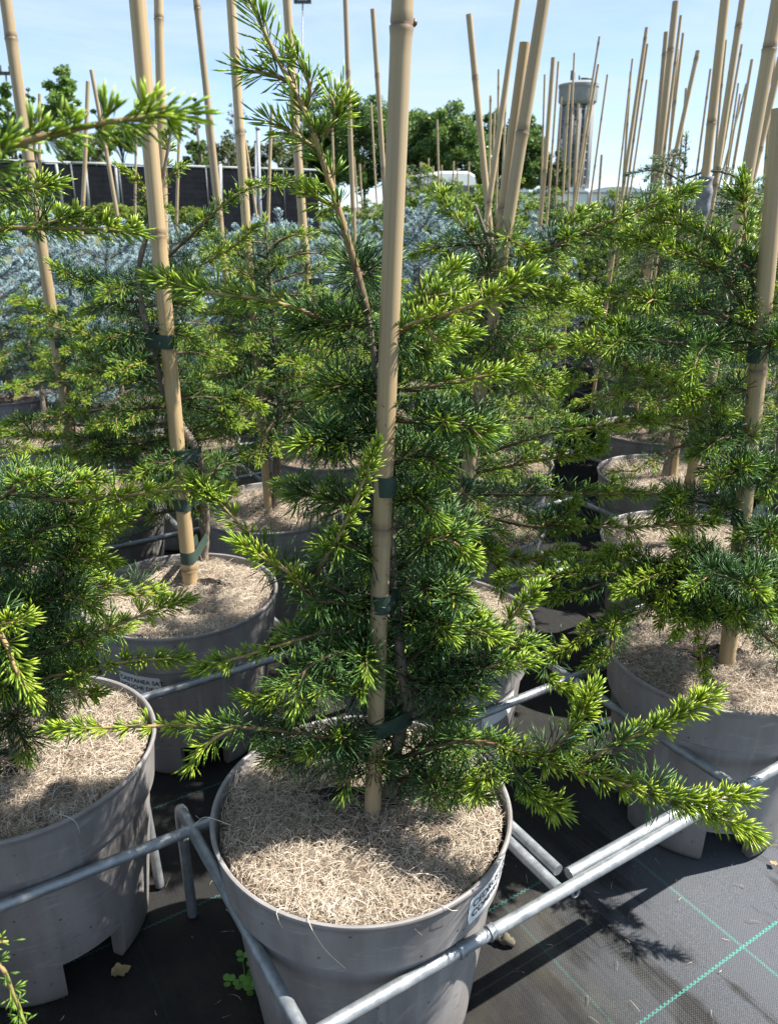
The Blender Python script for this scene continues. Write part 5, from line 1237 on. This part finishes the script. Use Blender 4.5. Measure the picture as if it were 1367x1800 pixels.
for k, px in enumerate((20, 62, 98, 150, 196, 235, 280, 330, 590, 740, 775, 1040, 1085)):
    px_tree('clipped_shrub', 360 + k, px, 358 + (k * 5) % 9, 62, 392, 15 + (k % 4) * 1.5, label=f'low yellowish shrub far back, {ordinal(k + 1)} from the left of the low shrubs', mat='leaf_yellow', nclump=60, n_per=70, size=.055, group='low shrubs', trunk_r=.02, cat='shrub')
# black windbreak fence
fe = empty('windbreak_fence', (0, 0, 0)); tag(fe, 'long black net fence with a pale top rail on the left', 'fence')
fa, fb = at_y(-160, 300, 38.0), at_y(560, 300, 50.0); FH = 3.32; nseg = 9
for k in range(nseg):
    p0, p1 = fa + (fb - fa) * k / nseg, fa + (fb - fa) * (k + 1) / nseg; p0[2] = p1[2] = 0; mb = MB(); d = (p1 - p0) / np.linalg.norm(p1 - p0); nrm = np.array([d[1], -d[0], 0]); V = []
    m_ = 25
    for j in range(m_):
        z = .05 + (FH - .1) * j / (m_ - 1); o_ = nrm * (.004 * (j % 2))
        V += [p0 + d * .05 + o_ + [0, 0, z], p1 - d * .05 + o_ + [0, 0, z]]
    mb.add(V, [[2 * j, 2 * j + 1, 2 * j + 3, 2 * j + 2] for j in range(m_ - 1)]); obj('net_panel', mb.mesh('net_panel', M['net'], False), fe)
    mb = MB(); mb.tube([p0 + [0, 0, 0], p0 + [0, 0, FH + .05]], .05, 8); obj('post', mb.mesh('post', M['dark_metal']), fe)
    mb = MB(); mb.tube([p0 + [0, 0, FH + .03], p1 + [0, 0, FH + .03]], .06, 6); obj('top_rail', mb.mesh('top_rail', M['pale_metal']), fe)
for k, (x0, x1) in enumerate(((99, 112), (150, 158), (203, 210), (270, 274), (388, 390))):
    mb = MB(); mb.tube([at_y(x1, 372, 36.5), at_y(x0, 288, 36.5)], .06, 6); obj('brace', mb.mesh('brace', M['pale_metal']), fe)
# metal posts and masts
def post(name, top, low, w, Y, label, lamp=None):
    a, b_ = at_y(*top, Y), at_y(*low, Y); b_ = b_ + (a - b_) * ((0 - b_[2]) / (a[2] - b_[2])); t = empty(name, b_); tag(t, label, 'post' if lamp is None else 'lamp mast'); mb = MB(); r_ = w / FPX * proj(a)[2] / 2
    mb.tube([[0, 0, 0], a - b_], r_, 8); obj('pole', mb.mesh('pole', M['pale_metal']), t)
    mb = MB()
    if lamp: mb.box(a - b_ + [0, 0, .1], (lamp, lamp * .35, .18)); mb.box(a - b_ + [-lamp * .4, 0, .35], (.25, .25, .5)); mb.box(a - b_ + [lamp * .4, 0, .3], (.25, .25, .4)); obj('lamp_head', mb.mesh('lamp_head', M['dark_metal'], False), t)
    else: mb.tube([a - b_, a - b_ + [0, 0, .04]], r_ * 1.3, 8); obj('cap', mb.mesh('cap', M['pale_metal']), t)
post('lamp_mast', (532, 6), (530, 300), 2.6, 70, 'tall thin lamp mast right of the foremost leader', 1.3)
post('lamp_mast', (11, 132), (24, 300), 3, 60, 'small lamp mast at the far left edge', 1.0)
post('metal_post', (453, 228), (457, 365), 7, 14, 'pale metal post right of the cane beside the leader'); post('metal_post', (450, 250), (449, 365), 4, 20, 'thinner metal post close left of the pale metal post'); post('metal_post', (386, 287), (389, 365), 4, 26, 'short pale post before the black fence')
# water tower
YT = 235.0; cT = at_y(1013, 200, YT); wt = empty('water_tower', (cT[0], YT, 0)); tag(wt, 'round grey concrete water tower on a tall shaft, right skyline', 'water tower')
zt, zb, zc = at_y(1013, 149, YT)[2], at_y(1013, 180, YT)[2], at_y(1013, 190, YT)[2]; RT = 35 / FPX * proj((cT[0], YT, zt))[2]
def lathe(prof, n=40): a = np.arange(n) * 2 * np.pi / n; v = np.concatenate([ring(r_, z, a) for r_, z in prof]); i = np.arange(len(prof) - 1)[:, None] * n; j = np.arange(n)[None]; return v, np.stack([i + j, i + (j + 1) % n, i + n + (j + 1) % n, i + n + j], -1).reshape(-1, 4)
mb = MB(); mb.add(*lathe([(.01, zb - 1.2), (RT * .80, zb - .7), (RT * .95, zb), (RT * .96, zb + .3), (RT * .97, zt - .8), (RT, zt - .7), (RT, zt), (RT * .96, zt + .05), (RT * .5, zt + .8), (.01, zt + .9)])); h_ = obj('tank', mb.mesh('tank', M['concrete']), wt)
try: h_.data.set_sharp_from_angle(angle=R(35))
except Exception: pass
mb = MB(); mb.tube([[0, 0, zt + .6], [0, 0, zt + 2.2]], .25, 6); mb.box((-1.8, 0, zt + 2.2), (1.0, .8, 2.2)); mb.box((2.0, 0, zt + 1.4), (3.0, 1.0, .35)); obj('antennas', mb.mesh('antennas', M['dark_metal']), wt)
for k in range(14):
    a = k * math.pi / 7 + .2; rt_, rb_ = RT * .76, RT * .80; mb = MB(); mb.tube([[rb_ * math.cos(a), rb_ * math.sin(a), 0], [rt_ * math.cos(a), rt_ * math.sin(a), zb - 1.0]], .62, 8); obj('column', mb.mesh('column', M['concrete']), wt)
mb = MB(); mb.tube([[0, 0, 0], [0, 0, zb - 1]], RT * .66, 18); obj('shaft', mb.mesh('shaft', M['concrete']), wt)
for k in range(12):
    z = 3 + k * (zb - 5) / 11; f = z / zb; r_ = RT * (.82 - .04 * f); th = np.linspace(0, 2 * np.pi, 33); mb = MB(); mb.tube(np.stack([r_ * np.cos(th), r_ * np.sin(th), np.full(33, z)], 1), .22, 6, False); obj('ring_beam', mb.mesh('ring_beam', M['concrete']), wt)
mb = MB(); mb.box((0, 0, 3.0), (RT * 1.9, RT * 1.9, 6.0)); obj('base_house', mb.mesh('base_house', M['white_paint'], False), wt)
# greenhouse
gh = empty('greenhouse', (0, 0, 0)); tag(gh, 'long pale multi-span greenhouse on the right horizon', 'greenhouse'); YG = 118.0; xg0 = at_y(830, 330, YG)[0]; SPN = 8.0
for k in range(9):
    x0 = xg0 + k * SPN; th = np.linspace(0, math.pi, 13); pr = np.stack([x0 + SPN / 2 - SPN / 2 * np.cos(th), np.zeros(13), 3.3 + .8 * np.sin(th)], 1); V = np.concatenate([pr + [0, YG, 0], pr + [0, YG + 60, 0], [[x0, YG, 0.2], [x0 + SPN, YG, .2]]])
    q = [[i, i + 1, 14 + i, 13 + i] for i in range(12)]; ends = [[26, i, i + 1] for i in range(12)] + [[26, 12, 27]]; mb = MB(); mb.add(V, q, ends); obj('span', mb.mesh('span', M['film'], False), gh)
    mb = MB(); mb.tube([[x0, YG - .1, 0], [x0, YG - .1, 3.4]], .09, 6); obj('frame_post', mb.mesh('frame_post', M['pale_metal']), gh); mb = MB(); mb.box((x0 + SPN / 2, YG - .12, 3.3), (SPN - .3, .12, .2)); obj('gutter', mb.mesh('gutter', M['pale_metal'], False), gh)
# white van between the tree row and the beds
vc = at_y(785, 340, 36.0); van = empty('parked_van', (vc[0], 36.0, 0)); tag(van, 'white van parked far back before the dark trees, right of the middle cane', 'van'); van.rotation_euler = (0, 0, R(12))
prof = np.array([[-.98, .35], [-1.0, 1.2], [-.94, 2.2], [-.86, 2.55], [-.6, 2.68], [.6, 2.68], [.86, 2.55], [.94, 2.2], [1.0, 1.2], [.98, .35]]); V = np.concatenate([np.stack([prof[:, 0] * k_, np.full(10, yy), prof[:, 1] * zk + zo], 1) for yy, k_, zk, zo in ((-1.2, .96, .97, 0), (-1.0, 1, 1, 0), (3.6, 1, 1, 0), (3.7, .97, .98, 0))])
q = [[r_ * 10 + i, r_ * 10 + i + 1, r_ * 10 + 11 + i, r_ * 10 + 10 + i] for r_ in range(3) for i in range(9)]; mb = MB(); mb.add(V, q, [[0, i + 1, i] for i in range(1, 9)] + [[30, 30 + i, 31 + i] for i in range(1, 9)]); obj('body', mb.mesh('body', M['white_paint'], False), van)
for s in (-1, 1):
    mb = MB(); mb.box((s * .44, -1.23, 1.85), (.70, .03, .60)); obj('rear_window', mb.mesh('rear_window', M['glass_dark'], False), van); mb = MB(); mb.box((s * .88, -1.24, 1.1), (.12, .04, .5)); obj('tail_light', mb.mesh('tail_light', plain('red_lens', (.4, .02, .02), .3), False), van)
    for yy in (-.3, 2.8):
        mb = MB(); mb.tube([[s * .78, yy, .34], [s * 1.0, yy, .34]], .34, 18); obj('wheel', mb.mesh('wheel', M['tyre']), van)

print('script seconds', round(time.time() - T0, 1), 'objects', len(bpy.data.objects))
